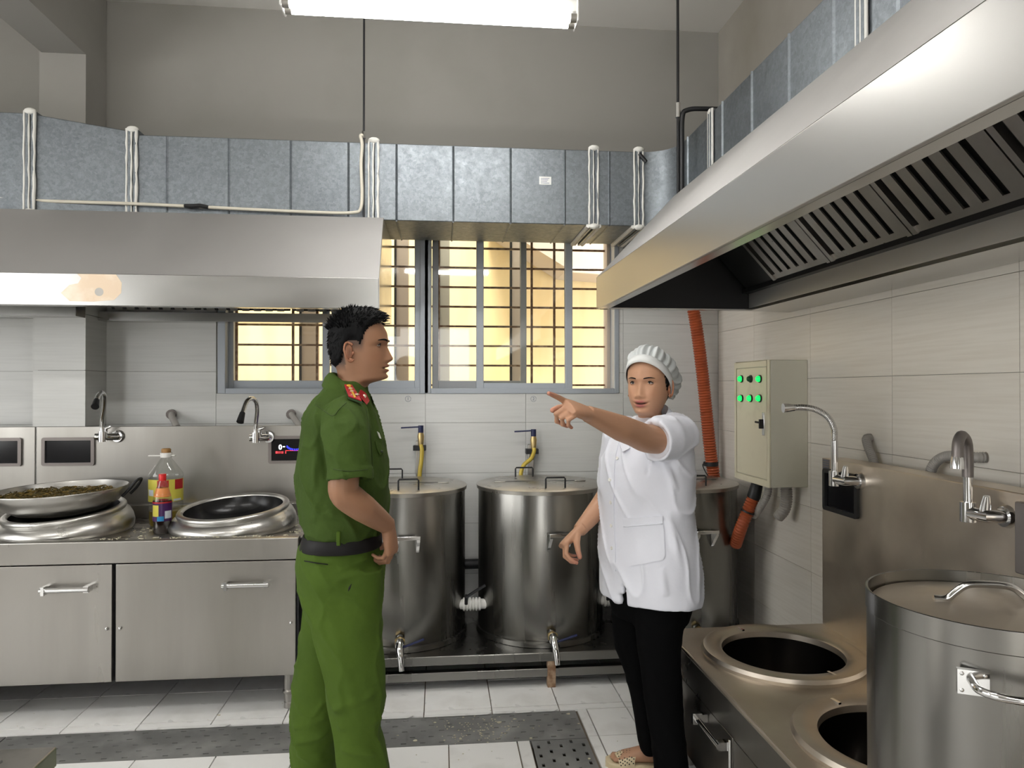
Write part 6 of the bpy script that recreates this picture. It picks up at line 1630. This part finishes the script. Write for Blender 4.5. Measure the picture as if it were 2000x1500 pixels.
co, no, fs = vox(tr, 0.0075, 4); co = folds(co, no, [], 0.003, (6, 6, 4), 3.0)
raw('trousers', co, fs, BLKCL, woman)
# --- slippers and feet
bdw = MB()
feet = []
for (ut, vt, uh, y0, yt) in ((1181, 1482, 1288, .105, .135), (1204, 1548, 1340, -.10, -.08)):
    toe = Lw(ut, 0, yt); toe.z = 0; heel = Lw(uh, 0, y0); heel.z = 0
    d = (toe - heel).normalized(); L = .245; heel = toe - d * L; s_ = Vector((-d.y, d.x, 0))
    prof = [(0.0, .026), (.03, .033), (.08, .034), (.13, .039), (.17, .045), (.20, .045), (.225, .036), (.243, .016)]
    so = MB(); rr_ = []
    so.loft([[heel + d * q + s_ * (k * w) + EZ * z for k, z in ((-1, .002), (-.9, 0), (.9, 0), (1, .002), (1.0, .020), (.9, .024), (-.9, .024), (-1, .020))] for q, w in prof])
    sl_ = put('slipper', so, SLIP, woman, bevel=.003, label='beige perforated plastic slipper')
    # perforated vamp arching over the foot, open at the toe
    vs2 = []; na = 15; qs = np.linspace(.115, .208, 12)
    def vp(q, a, off=0.0):
        w = float(np.interp(q, [p_[0] for p_ in prof], [p_[1] for p_ in prof])) + .004
        h = float(np.interp(q, [.10, .14, .18, .21], [.074, .066, .053, .044])); skew = .02 * math.cos(a) * 0 + .012 * abs(math.cos(a)) * (-1 if q < .16 else 1) * 0
        return heel + d * (q - .02 * abs(math.cos(a)) * (q - .16) / .05) + s_ * ((w + off) * math.cos(a)) + EZ * (.012 + (h - .012 + off) * math.sin(a) ** .8 if math.sin(a) > 0 else .012)
    A_ = np.linspace(0.0, PI, na); n_ = na
    o_ = [vp(q, a) for q in qs for a in A_]; i_ = [vp(q, a, -.004) for q in qs for a in A_]; m_ = len(qs); NN = m_ * n_
    ff = []
    for i in range(m_ - 1):
        for k in range(n_ - 1):
            q = (i * n_ + k, i * n_ + k + 1, (i + 1) * n_ + k + 1, (i + 1) * n_ + k); ff += [q, tuple(NN + j for j in q[::-1])]
    for k in range(n_ - 1): ff += [(k, k + 1, NN + k + 1, NN + k), ((m_ - 1) * n_ + k, (m_ - 1) * n_ + k + 1, NN + (m_ - 1) * n_ + k + 1, NN + (m_ - 1) * n_ + k)]
    put('vamp', MB().add(o_ + i_, ff), SLIP, sl_, smooth=60)
    dots = MB()
    for i in range(7):
        for k in range(9):
            a = .28 + (PI - .56) * (k + .5 * (i % 2)) / 9; q = .124 + .0125 * i; p = vp(q, a, .0003); nv = (vp(q, a, .01) - vp(q, a, -.01)).normalized()
            dots.lathe([(.0026, 0), (.0026, .0006), (0, .0007)], p, 8, nv.to_track_quat('Z', 'Y').to_matrix())
    put('perforations', dots, DARK, sl_, kind=None)
    bdw.loft([ell(heel + d * q + EZ * (h / 2 + .022), s_, EZ, w, h / 2, 20, 2.3) for q, w, h in ((.008, .018, .04), (.03, .026, .06), (.07, .028, .075), (.11, .031, .058), (.15, .036, .042), (.185, .037, .030))])
    ak = heel + d * .055; bdw.tube([ak + EZ * .05, ak + EZ * .11, ak + EZ * .25 - d * .0], [.034, .031, .040], 18)
    for k_, (o_s, L_) in enumerate(((-.024, .03), (-.009, .035), (.005, .036), (.017, .032), (.028, .024))):
        b_ = heel + d * .185 + s_ * o_s * (1 if yt > 0 else -1) + EZ * .034; bdw.tube([b_, b_ + d * L_], [.0085, .0075], 10); bdw.ball(b_ + d * L_, .0078, n=10, m=6)
# --- body
bdw.loft([wsec(v, a + 18, b - 18, n=40) for v, a, b in ((1130, 1190, 1345), (1050, 1190, 1335), (950, 1190, 1330), (880, 1205, 1328), (845, 1225, 1322), (825, 1248, 1310))])
for sec_, y in ((near_w, -.085), (far_w, .085)): bdw.loft([sec(v, a + 14, b - 14, w - .02, y, 2.0, 20, Lw) for v, a, b, w in sec_])
aw = MB()
aw.tube(smooth_path([Lw(1318, 850, -.10), Lw(1290, 857, -.18), Lw(1262, 856, -.235), ELB, Lw(1212, 836, -.335), Lw(1180, 822, -.39), WRL], 4), list(np.interp(np.linspace(0, 6, 25), range(7), [.052, .051, .048, .044, .0425, .034, .0255])), 24)
dW = (Lw(1090, 786, -.545) - WRL).normalized(); nW = Vector((0, -.62, .78))
tips_w = hand(aw, WRL, dW, nW, (0, .78, .62), [(-.10, .05, .04), (1.0, 1.35, .7), (1.05, 1.35, .7), (1.0, 1.3, .6)], [(.75, .55, .35, .034), (.95, .1, .5, .030), (.9, -.2, .5, .024)], 1.0)
WR2 = Lw(1131, 1036, .02)
aw.tube(smooth_path([SHR, Lw(1206, 900, .185), Lw(1203, 938, .175), Lw(1186, 968, .14), Lw(1160, 1002, .08), WR2], 4), list(np.interp(np.linspace(0, 5, 21), range(6), [.05, .048, .044, .042, .035, .0255])), 24)
tips_w += hand(aw, WR2, Lw(1095, 1068, -.01) - WR2, (-.75, .1, .65), (-.1, -1, -.1), [(.75, .75, .4), (.85, .9, .5), (.95, .9, .5), (1.0, .9, .5)], [(.75, .35, .6, .036), (.6, .1, .9, .03), (.45, 0, 1, .022)], .97)
aco, ano, afs = vox(aw, 0.0026, 5); bco, bno, bfs = vox(bdw, 0.007, 3)
HWm = Head(True)
psi = math.radians(30); fx_ = Vector((-math.sin(psi), -math.cos(psi), 0))
ch = Lw(1267, 806, -.01)
RW = Matrix(((fx_.x, -fx_.y, 0), (fx_.y, fx_.x, 0), (0, 0, 1)))           # columns: forward, left, up
MW_ = Matrix.Translation(ch) @ RW.to_4x4() @ Matrix.Rotation(math.radians(3), 4, 'Y')
hV, hF, hC = HWm.grid(SK_W, LIP_W)
V = list(map(tuple, aco)) + list(map(tuple, bco)); F = list(afs) + [tuple(i + len(aco) for i in q) for q in bfs]
tipv = np.array([tuple(t[0]) for t in tips_w]); C = []
for p in aco:
    d = np.linalg.norm(tipv - p, axis=1).min(); k = math.exp(-(d / .022) ** 2) * .6
    C.append(np.array(SK_W) * .92 * (1 - k) + np.array((.52, .20, .15)) * k)
C += [np.array(SK_W) * .8] * len(bco)
o = len(V); V += [tuple(MW_ @ p) for p in hV]; F += [tuple(i + o for i in q) for q in hF]; C += hC
raw('body', np.array(V), F, SKIN, woman, np.array(C))
face_parts(woman, HWm, MW_, HAIR)
nl = MB()
for t, v in tips_w[:4]:
    pass
# hair under the cap and the cap
def hl_w(x): return float(np.interp(x, [-.12, -.06, -.02, .005, .02, .04, .07], [.0, .02, .085, .082, .118, .168, .215]))
ax_ = Vector((-.656, 0, .755)); ux = Vector((.755, 0, .656)); O_ = Vector((-.010, 0, .124))
def cp(r, t, h, rx=.113, ry=.0775):
    if h > .0175: r *= (1 - .12 * max(0, math.cos(t))) if math.cos(t) > 0 else (1 + .13 * -math.cos(t))
    return O_ + ux * (r * rx * math.cos(t)) + EY * (r * ry * math.sin(t)) + ax_ * h
put('hair', build_hair(HWm, MW_, (.005, .005), random.Random(4), hl_w, False, lambda p: (p - O_).dot(ax_) < .008), HAIR, woman, smooth=60)
nB = 72; band = MB(); rg = []
for r, h in ((1.02, -.016), (1.05, -.017), (1.075, .0), (1.06, .017), (1.0, .018)):
    rg.append([MW_ @ cp(r, 2 * PI * k / nB, h) for k in range(nB)])
band.loft(rg, caps=False)
cap = put('hair_cap', MB().loft([[MW_ @ (cp(r * (1 + pl_ * .05 * math.cos(23 * 2 * PI * k / 184) + pl_ * .03 * math.cos(9 * 2 * PI * k / 184 + 1)), 2 * PI * k / 184, h) + Vector((-.016, 0, -.014)) * sh_ * (1 - .6 * math.cos(2 * PI * k / 184))) for k in range(184)]
      for r, h, pl_, sh_ in ((1.0, .012, .2, 0), (1.08, .018, 1, .25), (1.17, .032, 1.2, .6), (1.20, .050, 1.0, .85), (1.14, .070, .9, 1), (.98, .088, .8, 1), (.74, .101, .7, .95), (.42, .108, .5, .9), (.12, .111, .2, .9))], caps=True), CAPNET, woman, smooth=180)
put('cap_band', band, CAPM, cap, smooth=180)
